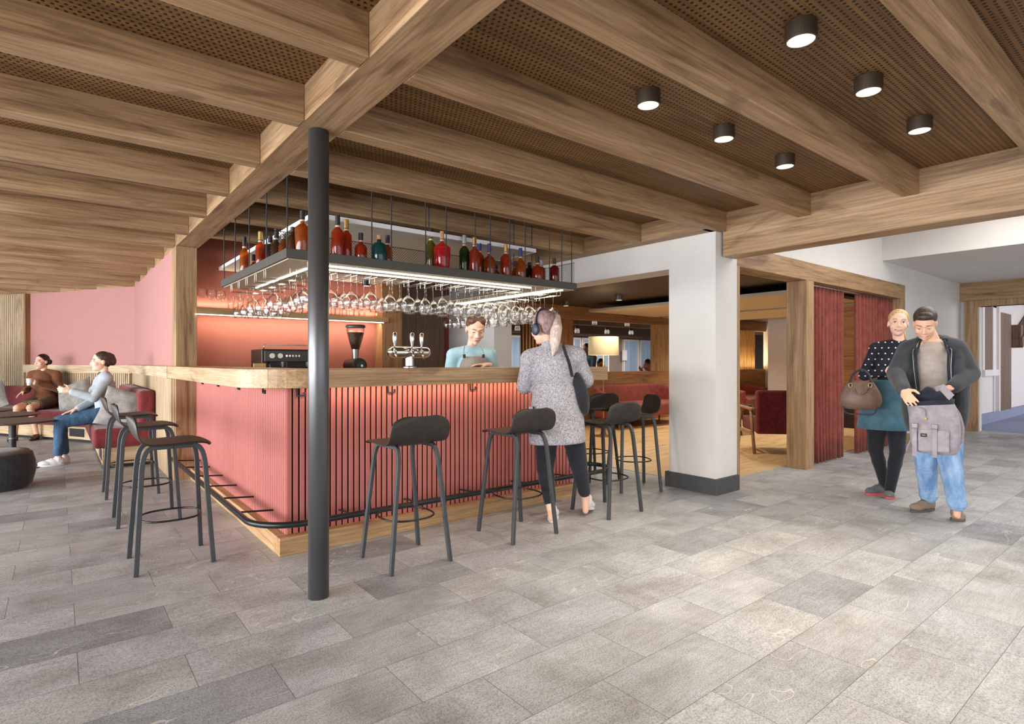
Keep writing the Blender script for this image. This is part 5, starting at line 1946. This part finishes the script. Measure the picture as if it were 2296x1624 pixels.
# ------------------------------------------------------------------ woman with the handbag
f = Fig(1985, 5.05, 'smiling person with blond hair tied back, navy patterned top and teal skirt')
P = f.P
hc, R = P(2014, 725, 0), head_rot(.05, .0, .08)
nb, s0, s1, che, pel = P(2016, 770, .03), P(1966, 783, .03), P(2056, 783, .04), P(2004, 820, .03), P(1990, 905, .03)
e0, w0, e1, w1 = P(1938, 842, .02), P(1984, 833, -.15), P(2074, 842, .06), P(2030, 842, -.08)
hp0, k0, a0 = P(1966, 925, .03), P(1963, 1008, .03), P(1985, 1083, .13)
hp1, k1, a1 = P(2008, 925, .03), P(2012, 1010, -.02), P(1995, 1092, .0)
b = MB()
head_skin(b, hc, R)
b.cap(nb, hc + R @ V3((0, .03, -.06)), .045, .043)
torso(b, pel, che, s0, s1, 0, True)
arm(b, s0, e0, w0, 0, .9)
arm(b, s1, e1, w1, 0, .9)
hand(b, w0, V3((1, .02, -.05)), V3((0, 1, 0)), V3((0, 0, 1)), .35, .95)
hand(b, w1, V3((-.6, -.5, .1)), V3((0, 1, -.2)), V3((0, 0, 1)), .4, .95)
leg(b, hp0, k0, a0)
leg(b, hp1, k1, a1)
b.cap(a0, V3((a0.x, a0.y, .055)), .032, .024).cap(V3((a0.x, a0.y, .045)), V3((a0.x - .05, a0.y - .03, .036)), .022, .018)
b.cap(a1, V3((a1.x, a1.y, .055)), .032, .024).cap(V3((a1.x, a1.y, .045)), V3((a1.x, a1.y - .06, .036)), .022, .018)
b.build('body', M_SKIN2, f.root, voxel=.0055, relax=2)
face_parts(f.root, hc, R, 1.0, True, 'M_HAIRC')
q, e = hair_cap(hc, R)
e((0, .085, .02), (.035, .035, .045))
q.tube([hc + R @ V3((.01, .11, .01)), hc + R @ V3((.04, .12, -.06)), hc + R @ V3((.07, .07, -.13))], [.03, .028, .008], 12)
q.build('hair', M_HAIRBL, f.root, voxel=.007, relax=2)
q = MB()
torso(q, pel.lerp(che, .12), che, s0, s1, .011, True)
arm(q, s0, e0, w0 + (e0 - w0) * .06, .012, .92)
arm(q, s1, e1, w1 + (e1 - w1) * .06, .012, .92)
q.build('top', M_POLKA, f.root, voxel=.007, relax=4)
q = MB()
leg(q, hp0, k0, a0 + V3((0, 0, -.03)), .008)
leg(q, hp1, k1, a1 + V3((0, 0, -.03)), .008)
q.ell(pel, (.16, .12, .13))
q.build('tights', fabric('black_tights', '#1F2028', '#14151B', 300), f.root, voxel=.007, relax=3)
sk = fabric('teal_skirt_cloth', '#4E7482', '#3E5F6C', 240, amount=.3)
rings = []
for x, y, rx, ry in ((1995, 852, .142, .112), (1993, 868, .158, .125), (1988, 900, .186, .142), (1984, 935, .200, .150), (1983, 962, .212, .155)):
    c = P(x, y, .03)
    rings.append([(c.x + rx * math.cos(2 * PI * k / 40), c.y + ry * math.sin(2 * PI * k / 40), c.z) for k in range(40)])
skt = MB().rings(rings, caps=False).build('skirt', sk, f.root, smooth=True, solid=.006)
MB().rings([[(x, y, z + .001) for x, y, z in rings[0]], [(c_[0] * 1.0, c_[1], c_[2]) for c_ in [(x, y, z - .02) for x, y, z in rings[0]]]], caps=False).build('waistband', sk, skt, solid=.012)
gsh = fabric('grey_knit_shoe', '#6E6E70', '#545456', 160)
rs = plain('coral_sole', '#C9525A', 0.7)
shoe(f.root, V3((a0.x + .02, a0.y + .045, 0)), f.floor(1941, 1110), 'shoe', gsh, rs, .042, .085, plain('dark_laces', '#3C3C40', 0.8))
shoe(f.root, V3((a1.x + .0, a1.y + .06, 0)), f.floor(1993, 1120), 'shoe', gsh, rs, .043, .085, MATS['dark_laces'])
# handbag hanging on her forearm
bl_ = Loc(1929, 4.90)
hb = thing('handbag', bl_.o, 'brown leather handbag hanging from the forearm of the person in the teal skirt', 'handbag', None, bl_.rz)
B = bl_.P


lth = plain('taupe_leather', '#6F5548', 0.45, var=0.12, scale=24, bump=.2)
secs = [(919, .10, .03), (914, .138, .055), (902, .162, .07), (888, .158, .066), (872, .132, .05), (858, .10, .03), (854, .088, .018)]
rg = []
for y, rx, ry in secs:
    c = B(1929, y)
    row = []
    for k in range(48):
        a = 2 * PI * k / 48
        fold = 1 + .045 * math.sin(a * 11) * max(0, min(1, (905 - y) / 30))
        row.append((c.x + rx * math.cos(a), c.y + ry * math.sin(a) * fold, c.z))
    rg.append(row)
MB().rings(rg).build('bag_body', lth, hb, smooth=True, sub=2)
bk = plain('dark_strap_leather', '#2E3038', 0.5)
gd = plain('gold_ring', '#B79A58', 0.3, 0.9)
hn = MB().tube([B(1907, 868, -.04), B(1905, 858, -.03), B(1914, 838, .0), B(1931, 829, .02), B(1947, 838, .02), B(1953, 856, -.02), B(1951, 868, -.04)], .0085, 10, sm=5).build('handle', bk, hb, smooth=True)
for x in (1907, 1951):
    rgp = [B(x, 864, -.045) + V3((.014 * math.cos(2 * PI * k / 16), 0, .018 * math.sin(2 * PI * k / 16))) for k in range(16)]
    MB().tube(rgp, .0035, 6, closed=True).build('handle_ring', gd, hn, smooth=True)
MB().tube([B(1914, 872, -.062), B(1920, 882, -.07), B(1930, 884, -.072), B(1940, 880, -.07), B(1946, 870, -.062)], .006, 8, sm=5).build('front_handle', lth, hb, smooth=True)
MB().tube([B(1891, 900, .0), B(1893, 920, -.03), B(1905, 928, -.05), B(1930, 929, -.055), B(1955, 930, -.05), B(1966, 918, -.03), B(1968, 898, 0)], .006, 8, sm=5).build('long_strap', bk, hb, smooth=True)

# ------------------------------------------------------------------ woman in the tweed coat, from behind
f = Fig(1250, 4.30, 'person seen from behind in grey tweed coat with headphones and long pale ponytail')
P = f.P
hc, R = P(1219, 735, .0), head_rot(-2.32, .16, .0)
nb, s0, s1, che, pel = P(1236, 776, .0), P(1191, 807, .0), P(1290, 801, 0), P(1243, 838, 0), P(1250, 925, 0)
e0, w0, e1, w1 = P(1176, 866, .03), P(1196, 814, .27), P(1313, 853, .05), P(1290, 815, .29)
hp0, k0, a0 = P(1228, 950, .02), P(1222, 1050, .0), P(1236, 1142, -.10)
hp1, k1, a1 = P(1280, 950, .02), P(1298, 1045, .04), P(1313, 1115, .10)
b = MB()
head_skin(b, hc, R, 1.04)
b.cap(nb, hc + R @ V3((0, .03, -.06)), .045, .043)
torso(b, pel, che, s0, s1, 0, True, front=1.0)
arm(b, s0, e0, w0, 0, .9)
arm(b, s1, e1, w1, 0, .9)
hand(b, w0, V3((.5, .85, .0)), V3((0, 0, -1)), V3((.8, -.3, 0)), .2, .95)
hand(b, w1, V3((-.5, .85, .0)), V3((0, 0, -1)), V3((-.8, -.3, 0)), .2, .95)
leg(b, hp0, k0, a0)
leg(b, hp1, k1, a1)
b.cap(a0, V3((a0.x, a0.y, .055)), .032, .024).cap(V3((a0.x, a0.y, .045)), V3((a0.x, a0.y + .08, .036)), .022, .018)
b.cap(a1, V3((a1.x, a1.y, .055)), .032, .024).cap(V3((a1.x, a1.y, .08)), V3((a1.x + .02, a1.y + .07, .06)), .022, .018)
b.build('body', M_SKIN2, f.root, voxel=.0055, relax=2)
face_parts(f.root, hc, R, 1.04, False, 'M_HAIRC')
q, e = hair_cap(hc, R, 1.04)
q.build('hair', M_HAIRROOT, f.root, voxel=.007, relax=2)
q = MB()
q.ell(P(1240, 706, .05), (.035, .04, .035))
q.tube([P(1240, 706, .05), P(1247, 712, .0), P(1250, 735, -.09), P(1247, 762, -.12), P(1243, 783, -.125), P(1239, 800, -.12)], [.028, .034, .036, .034, .026, .006], 14)
q.tube([P(1245, 712, .0), P(1241, 745, -.10), P(1240, 770, -.125), P(1244, 792, -.125)], [.02, .026, .026, .006], 12)
q.build('ponytail', M_HAIRASH, f.root, voxel=.006, relax=2)
q = MB()
torso(q, pel, che, s0, s1, .032, True, front=1.0)
arm(q, s0, e0, w0 + (e0 - w0) * .1, .026, .95)
arm(q, s1, e1, w1 + (e1 - w1) * .1, .026, .95)
rings = []
for x, y, rx, ry in ((1245, 868, .175, .135), (1247, 905, .19, .15), (1249, 945, .205, .16), (1249, 985, .214, .165), (1249, 994, .214, .165)):
    c = P(x, y, 0.0)
    rings.append([(c.x + rx * math.cos(2 * PI * k / 40), c.y + ry * math.sin(2 * PI * k / 40), c.z + .01 * math.sin(2 * PI * k / 40 + 2)) for k in range(40)])
q.rings(rings)
q.lathe([(0, -.03), (.08, -.03), (.072, .03), (.066, .045), (0, .045)], 24, tuple(nb + V3((0, 0, -.005))))
cf = q.build('coat', M_TWEED, f.root, voxel=.009, relax=4)
MB().box(P(1190, 905, 0).x - .01, P(1190, 905, 0).x + .02, -.12, -.02, P(0, 902, 0).z - .03, P(0, 902, 0).z).build('pocket_flap', M_TWEED, cf, bevel=.004)
q = MB()
leg(q, hp0, k0, k0.lerp(a0, .78), .014)
leg(q, hp1, k1, k1.lerp(a1, .82), .014)
q.ell(pel + V3((0, 0, -.05)), (.17, .12, .13))
q.build('trousers', fabric('black_navy_trousers', '#21212B', '#14141C', 260), f.root, voxel=.008, relax=3)
shoe(f.root, f.floor(1237, 1173) + V3((0, 0, 0)), f.floor(1237, 1173) + V3((.02, .24, 0)), 'sneaker', M_WHITESHOE, M_SOLEW, .043, .09)
h1 = f.floor(1314, 1157)
shoe(f.root, V3((h1.x, h1.y, .045)), V3((h1.x + .05, h1.y + .22, .0)), 'sneaker', M_WHITESHOE, M_SOLEW, .045, .09)
# headphones
hpn = thing('headphones', f.root.location, 'dark navy over-ear headphones worn over the tied-back hair', 'headphones', None, f.rz)
nv = plain('navy_headphones', '#2E3147', 0.45, var=0.03)
arcp = []
for k in range(17):
    a = PI * k / 16
    arcp.append(hc + R @ (V3((.092 * math.cos(a), .012, -.005 + .137 * math.sin(a))) * 1.04))
MB().tube(arcp, .011, 10, flat=(1.5, .6)).build('headband', nv, hpn, smooth=True)
for sx in (-1, 1):
    c0 = hc + R @ (V3((sx * .080, .010, -.018)) * 1.04)
    c1 = hc + R @ (V3((sx * .110, .010, -.018)) * 1.04)
    Rr = frame(c1 - c0, R.col[2])
    q = MB()
    prof = [(0, .0001), (.004, .034), (.014, .041), (.026, .039), (.032, .030), (.033, .0001)]
    rg = []
    for x, r in prof:
        rg.append([c0 + Rr.col[0] * x + Rr.col[1] * (r * .92 * math.cos(2 * PI * k / 24)) + Rr.col[2] * (r * 1.15 * math.sin(2 * PI * k / 24)) for k in range(24)])
    q.rings(rg).build('ear_cup', nv, hpn, smooth=True)
# shoulder bag
sb = thing('shoulder_bag', f.root.location, 'black shoulder bag hanging at the side of the tweed coat', 'bag', None, f.rz)
blk = fabric('black_bag_cloth', '#24242C', '#17171D', 200)
q = MB()
q.ell(P(1303, 885, -.02), (.055, .10, .16), Matrix.Rotation(-.22, 3, 'Y'), 20, 14).ell(P(1293, 858, -.04), (.04, .06, .08))
q.build('bag_body', blk, sb, voxel=.009, relax=4)
MB().tube([P(1283, 845, -.10), P(1276, 815, -.145), P(1267, 790, -.125), P(1263, 774, -.05), P(1266, 772, .03)], .011, 8, flat=(1.2, .35), sm=5).build('shoulder_strap', blk, sb, smooth=True)

# ------------------------------------------------------------------ barista
f = Fig(1060, 5.12, 'person in light blue tee and taupe apron behind the bar looking down')
P = f.P
hc, R = P(1066, 738, -.04), head_rot(.22, .42, .03)
nb, s0, s1, che, pel = P(1057, 785, .03), P(1017, 797, .03), P(1098, 795, .03), P(1058, 838, .03), P(1058, 925, .06)
e0, w0, e1, w1 = P(1006, 858, .02), P(1046, 856, -.2), P(1108, 856, .02), P(1096, 820, -.17)
b = MB()
head_skin(b, hc, R, 1.10)
b.cap(nb, hc + R @ V3((0, .03, -.07)), .047, .045)
torso(b, pel, che, s0, s1, 0, True)
arm(b, s0, e0, w0, 0, .95)
arm(b, s1, e1, w1, 0, .95)
hand(b, w0, V3((.9, -.2, .1)), V3((0, 0, -1)), V3((.1, -1, 0)), .4)
hand(b, w1, V3((-1, -.15, .12)), V3((0, 0, -1)), V3((-.1, -1, 0)), .4)
for sx in (-1, 1):
    hp, kn, an = pel + V3((sx * .09, 0, -.05)), V3((pel.x + sx * .1, .05, .48)), V3((pel.x + sx * .1, .08, .09))
    leg(b, hp, kn, an)
    b.cap(V3((an.x, an.y, .05)), V3((an.x, an.y - .1, .04)), .035, .028)
b.build('body', M_SKIN2, f.root, voxel=.006, relax=2)
face_parts(f.root, hc, R, 1.10, False, 'M_HAIRB', True)
q, e = hair_cap(hc, R, 1.10)
e((0, .09, .03), (.04, .035, .04))
for sx in (-1, 1):
    e((sx * .032, -.014, .078), (.044, .050, .038))
q.build('hair', M_HAIRC, f.root, voxel=.007, relax=2)
q = MB()
torso(q, pel, che, s0, s1, .013, True)
q.cap(s0, s0.lerp(e0, .85), .064, .058)
q.cap(s1, s1.lerp(e1, .85), .064, .058)
q.build('t_shirt', fabric('pale_blue_tee', '#B9D9E2', '#9FC3CE', 220), f.root, voxel=.008, relax=4)
ap = fabric('taupe_apron_cloth', '#A49B90', '#8B8378', 220)
rows = []
for y, hw in ((800, .085), (812, .115), (830, .135), (870, .15), (930, .17), (1010, .19)):
    c = P(1063, y, 0)
    row = []
    for k in range(13):
        a = -1 + 2 * k / 12
        row.append((c.x + hw * a, -.178 + .08 * a * a + (.03 if y == 800 else 0) + (.02 if y > 860 else 0), c.z))
    rows.append(row)
vs = [p_ for r_ in rows for p_ in r_]
fs = [(j * 13 + i, j * 13 + i + 1, (j + 1) * 13 + i + 1, (j + 1) * 13 + i) for j in range(5) for i in range(12)]
apo = MB().add(vs, fs).build('apron', ap, f.root, smooth=True, solid=.005)
for a_, b_ in (((1041, 800), (1043, 772)), ((1084, 800), (1075, 776))):
    MB().tube([P(*a_, -.13), P((a_[0] + b_[0]) / 2 - (2 if a_[0] < 1060 else -4), (a_[1] + b_[1]) / 2, -.125), P(*b_, -.045)], .011, 6, flat=(1, .3), sm=5).build('apron_strap', ap, apo, smooth=True)
    c = P(a_[0], a_[1] - 2, -.142)
    MB().box(c.x - .012, c.x + .012, c.y - .006, c.y + .006, c.z - .02, c.z + .012).build('strap_buckle', plain('dark_buckle', '#3A3430', 0.4, 0.5), apo, bevel=.002)
q = MB()
for sx in (-1, 1):
    leg(q, pel + V3((sx * .09, 0, -.05)), V3((pel.x + sx * .1, .05, .48)), V3((pel.x + sx * .1, .08, .09)), .015)
q.build('trousers', fabric('dark_trousers', '#2B2B30', '#1D1D22', 240), f.root, voxel=.01, relax=3)

# ------------------------------------------------------------------ seated woman in the grey cardigan
f = Fig(236, 6.95, 'person in grey cardigan and jeans sitting on the near bench holding a drink')
P = f.P
F_ = f.L((-1, -.05, 0)).normalized()
Sd = V3((-F_.y, F_.x, 0))          # her left, towards the viewer
pel = P(238, 0, 0)
pel = V3((pel.x, 0, .565))
che = V3((pel.x, 0, .86)) + F_ * .02
nb = V3((pel.x, 0, 1.06)) + F_ * .02
sN, sF = V3((pel.x, 0, 1.0)) + Sd * .165 + F_ * .01, V3((pel.x, 0, 1.0)) - Sd * .165 + F_ * .01
hc = V3((pel.x, 0, 1.205)) + F_ * .05
R = head_rot(-1.40, .0, 0)
eN, wN = V3((0, 0, .775)) + pel * 1 + Sd * .20 + F_ * .14 - V3((0, 0, pel.z)), None
eN = V3((eN.x, eN.y, .775))
wN = eN + F_ * .21 - Sd * .07 + V3((0, 0, .085))
eF = sF + F_ * .06 + V3((0, 0, -.25)) - Sd * .03
wF = V3((pel.x, 0, .63)) + F_ * .28 - Sd * .07
b = MB()
head_skin(b, hc, R)
b.cap(nb, hc + R @ V3((0, .03, -.06)), .044, .042)
torso(b, pel, che, sF, sN, 0, True)
arm(b, sN, eN, wN, 0, .9)
arm(b, sF, eF, wF, 0, .9)
gp = wN + F_ * .085 - Sd * .035 + V3((0, 0, .045))      # glass axis
hand(b, wN, F_ + V3((0, 0, .2)), -Sd, V3((0, 0, 1)), .9, .95)
hand(b, wF, F_ * .9 + V3((0, 0, -.25)), V3((0, 0, -1)), Sd, .2, .95)
L_ = []
for sx in (-1, 1):
    hp = pel + Sd * (sx * .085) + F_ * .03
    kn = V3((pel.x, 0, .50)) + F_ * .44 + Sd * (sx * .075)
    an = V3((pel.x, 0, .095)) + F_ * (.43 + .03 * sx) + Sd * (sx * .06)
    L_.append((hp, kn, an))
    leg(b, hp, kn, an)
    b.cap(V3((an.x, an.y, .045)), V3((an.x, an.y, .038)) + F_ * .06, .022, .018)
b.build('body', M_SKIN2, f.root, voxel=.006, relax=2)
face_parts(f.root, hc, R, 1.0, False, 'M_HAIRB')
q, e = hair_cap(hc, R)
e((0, .115, .0), (.045, .042, .05))
q.tube([hc + R @ V3((0, .07, .09)), hc + R @ V3((0, .11, .07)), hc + R @ V3((0, .13, .01))], [.03, .03, .03], 10)
q.build('hair', M_HAIRB, f.root, voxel=.007, relax=2)
q = MB()
torso(q, pel, che, sF, sN, .016, True)
arm(q, sN, eN, wN + (eN - wN) * .08, .016, .95)
arm(q, sF, eF, wF + (eF - wF) * .08, .016, .95)
q.build('cardigan', fabric('grey_blue_knit', '#B3BAC0', '#979FA7', 180), f.root, voxel=.008, relax=4)
MB().lathe([(.062, -.02), (.058, .015), (.05, .02), (.05, -.02)], 24, tuple(nb), caps=False).build('collar', fabric('dark_collar', '#4A3F42', '#352C2F', 200), f.root, smooth=True)
q = MB()
q.ell(pel + V3((0, 0, -.01)), (.165, .14, .12))
for hp, kn, an in L_:
    leg(q, hp, kn, an + V3((0, 0, .05)), .016)
q.build('jeans', M_JEANS_DARK, f.root, voxel=.009, relax=3)
for hp, kn, an in L_:
    o_ = V3((an.x, an.y, 0))
    shoe(f.root, o_ - F_ * .06, o_ + F_ * .19, 'sneaker', M_WHITESHOE, M_SOLEW, .043, .085, plain('white_laces', '#EDECEA', 0.7))
gl = thing('drinking_glass', f.W(gp), 'glass of orange drink held by the person in the grey cardigan', 'glass')
MB().lathe([(0, -.05), (.027, -.05), (.034, .05), (.032, .05), (.026, -.045), (0, -.045)], 22, caps=False).build('glass_wall', M_GLASS, gl, smooth=True)
MB().lathe([(0, -.044), (.025, -.044), (.029, .018), (0, .018)], 22, caps=False).build('orange_drink', plain('orange_drink_liquid', '#D9702A', 0.2, var=0.05), gl)

# ------------------------------------------------------------------ seated woman in brown
f = Fig(100, 9.15, 'person in brown sweater and plaid skirt sitting on the far bench')
P = f.P
F_ = V3((-.42, -.91, 0)).normalized()
Sd = V3((-F_.y, F_.x, 0))
X0 = P(100, 0, 0).x
ctr = V3((X0, 0, 0))
pel = ctr + V3((0, 0, .565))
che = ctr + V3((0, 0, .86)) + F_ * .02
nb = ctr + V3((0, 0, 1.05)) + F_ * .02
sR, sL = ctr + V3((0, 0, 1.0)) - Sd * .165, ctr + V3((0, 0, 1.0)) + Sd * .165
hc = ctr + V3((-.02, 0, 1.205)) + F_ * .03
R = head_rot(-.85, .03, 0)
eL = ctr + Sd * .22 + F_ * .06 + V3((0, 0, .765))
wL = ctr + Sd * .02 + F_ * .27 + V3((0, 0, .87))
eR = ctr - Sd * .22 + F_ * .05 + V3((0, 0, .76))
wR = ctr - Sd * .17 + F_ * .22 + V3((0, 0, .74))
b = MB()
head_skin(b, hc, R)
b.cap(nb, hc + R @ V3((0, .03, -.06)), .044, .042)
torso(b, pel, che, sR, sL, 0, True)
arm(b, sL, eL, wL, 0, .9)
arm(b, sR, eR, wR, 0, .9)
cp = wL - Sd * .085 + F_ * .03 + V3((0, 0, .02))
hand(b, wL, -Sd + V3((0, 0, .1)), V3((-.2, 1, 0)), V3((0, 0, 1)), .8, .95)
hand(b, wR, -Sd * .4 + F_ * .5 + V3((0, 0, -.4)), V3((0, 0, -1)) + Sd * .3, Sd, .4, .95)
L_ = []
for sx in (-1, 1):
    hp = pel + Sd * (sx * .085) + F_ * .03
    kn = ctr + V3((0, 0, .50)) + F_ * .46 + Sd * (sx * .085 - .06)
    an = ctr + V3((0, 0, .09)) + F_ * .40 + Sd * (sx * .14 - .06)
    L_.append((hp, kn, an))
    leg(b, hp, kn, an, 0, .95)
    b.cap(V3((an.x, an.y, .045)), V3((an.x, an.y, .038)) + F_ * .06, .022, .018)
b.build('body', M_SKIN, f.root, voxel=.007, relax=2)
face_parts(f.root, hc, R, 1.0, False, 'M_HAIRK', False, plain('red_lips', '#B0524C', 0.4))
q, e = hair_cap(hc, R)
e((0, .12, -.005), (.045, .04, .045))
q.build('hair', M_HAIRK, f.root, voxel=.008, relax=2)
q = MB()
torso(q, pel.lerp(che, .15), che, sR, sL, .014, True)
arm(q, sL, eL, wL + (eL - wL) * .06, .018, .95)
arm(q, sR, eR, wR + (eR - wR) * .06, .018, .95)
q.build('sweater', fabric('brown_sweater_knit', '#7A4A2B', '#5E371F', 200), f.root, voxel=.009, relax=4)
q = MB()
q.ell(pel, (.17, .14, .13))
for hp, kn, an in L_:
    q.cap(hp, hp.lerp(kn, .58), .105, .085)
q.cap(L_[0][0].lerp(L_[0][1], .54), L_[1][0].lerp(L_[1][1], .54), .08)
q.build('skirt', M_PLAID, f.root, voxel=.009, relax=4)
bs = plain('dark_brown_leather', '#4A3022', 0.35, var=0.1)
for hp, kn, an in L_:
    o_ = V3((an.x, an.y, 0))
    shoe(f.root, o_ - F_ * .06, o_ + F_ * .18, 'shoe', bs, plain('black_sole', '#1E1A18', 0.7), .042, .075)
cu = thing('paper_cup', f.W(cp), 'white cup held by the person in the brown sweater', 'cup')
MB().lathe([(0, -.055), (.028, -.055), (.038, .055), (.036, .055), (.027, -.05), (0, -.05)], 22, caps=False).build('cup_wall', plain('white_cup', '#E9E6E3', 0.5, var=0.01), cu, smooth=True)
MB().lathe([(.0385, -.004), (.0395, .0), (.0385, .004)], 22, caps=False).build('cup_rim_ring', MATS['white_cup'], cu, smooth=True)


# ------------------------------------------------------------------ three guests in the room behind the lounge
def guest(px, py, v, label, yaw, hairm, skin, cloth, seated, extra=None):
    q0 = at_v(px, py, v)
    d = q0.x * FX + q0.y * FY
    f = Fig(px, d, label)
    z = q0.z
    hc = V3((0, 0, z))
    R = head_rot(yaw, .25, 0)
    fw = R @ V3((0, -1, 0))
    fw = V3((fw.x, fw.y, 0)).normalized()
    sd = V3((-fw.y, fw.x, 0))
    nb = V3((0, 0, z - .16)) - fw * .05
    s0, s1 = nb - sd * .18 + V3((0, 0, -.06)), nb + sd * .18 + V3((0, 0, -.06))
    che, pel = nb + V3((0, 0, -.2)), nb + V3((0, 0, -.5))
    b = MB()
    head_skin(b, hc, R, 1.05, True)
    b.cap(nb, hc + R @ V3((0, .03, -.06)), .056, .054)
    torso(b, pel, che, s0, s1)
    g = extra or 'rest'
    el0, el1 = s0 + V3((0, 0, -.28)) + fw * .05, s1 + V3((0, 0, -.28)) + fw * .05
    w0, w1 = el0 + fw * .24 + sd * .06, el1 + fw * .24 - sd * .06
    if g == 'chin':
        w0 = hc + fw * .10 - sd * .07 + V3((0, 0, -.14))
        el0 = s0 + fw * .2 + V3((0, 0, -.2))
    arm(b, s0, el0, w0)
    arm(b, s1, el1, w1)
    hand(b, w0, fw + V3((0, 0, 1.0 if g == 'chin' else 0)), V3((0, 0, -1)) if g != 'chin' else sd, sd, .6)
    hand(b, w1, fw, V3((0, 0, -1)), -sd, .6)
    base = .46 if seated else 0
    for sx in (-1, 1):
        if seated:
            hp, kn = V3((pel.x, pel.y, .55)) + sd * (.09 * sx), V3((pel.x, pel.y, .5)) + sd * (.1 * sx) + fw * .42
        else:
            hp, kn = pel + sd * (.09 * sx) + V3((0, 0, -.05)), V3((pel.x, pel.y, .48)) + sd * (.1 * sx)
        an = V3((kn.x, kn.y, .09))
        leg(b, hp, kn, an)
        b.cap(V3((an.x, an.y, .05)), V3((an.x, an.y, .04)) + fw * .1, .035, .03)
    if seated:
        b.cap(pel, V3((pel.x, pel.y, .56)), .13)
    b.build('body', skin, f.root, voxel=.01, relax=2)
    q, e = hair_cap(hc, R, 1.06)
    q.build('hair', hairm, f.root, voxel=.009, relax=2)
    q = MB()
    torso(q, pel, che, s0, s1, .02)
    arm(q, s0, el0, w0 + (el0 - w0) * .08, .02)
    arm(q, s1, el1, w1 + (el1 - w1) * .08, .02)
    q.build('shirt', cloth, f.root, voxel=.011, relax=4)
    q = MB()
    q.ell(V3((pel.x, pel.y, pel.z if not seated else .56)), (.17, .14, .14))
    for sx in (-1, 1):
        if seated:
            hp, kn = V3((pel.x, pel.y, .55)) + sd * (.09 * sx), V3((pel.x, pel.y, .5)) + sd * (.1 * sx) + fw * .42
        else:
            hp, kn = pel + sd * (.09 * sx) + V3((0, 0, -.05)), V3((pel.x, pel.y, .48)) + sd * (.1 * sx)
        leg(q, hp, kn, V3((kn.x, kn.y, .09)), .018)
    q.build('trousers', MATS['dark_trousers'], f.root, voxel=.012, relax=3)
    face_parts(f.root, hc, R, 1.05, False, 'M_HAIRK')
    return f, hc, R


guest(1314, 782, 9.3, 'dark-haired person in grey-blue shirt standing behind the lamp shade', -.5, M_HAIRK, M_SKIN3, fabric('slate_shirt', '#5F7886', '#4A606C', 200), False)
f, hc, R = guest(1347, 818, 8.3, 'bearded person with glasses seated below the lamp shade', .35, M_HAIRK, M_SKIN3, fabric('dark_shirt', '#33353D', '#24262C', 200), True)
q = MB()
q.ell(hc + R @ V3((0, -.045, -.085)), (.05, .052, .042), R, 16, 10)
q.build('beard', M_HAIRK, f.root, smooth=True)
q = MB()
for sx in (-1, 1):
    q.tube([hc + R @ V3((sx * .034 + .02 * math.cos(2 * PI * k / 14), -.103, .004 + .016 * math.sin(2 * PI * k / 14))) for k in range(14)], .0025, 5, closed=True)
q.build('glasses_frame', M_BLACK, f.root)
guest(1451, 818, 8.35, 'person with thick dark hair seated behind the low wall, hand at the face', -.9, M_HAIRK, M_SKIN3, MATS['dark_shirt'], True, 'chin')
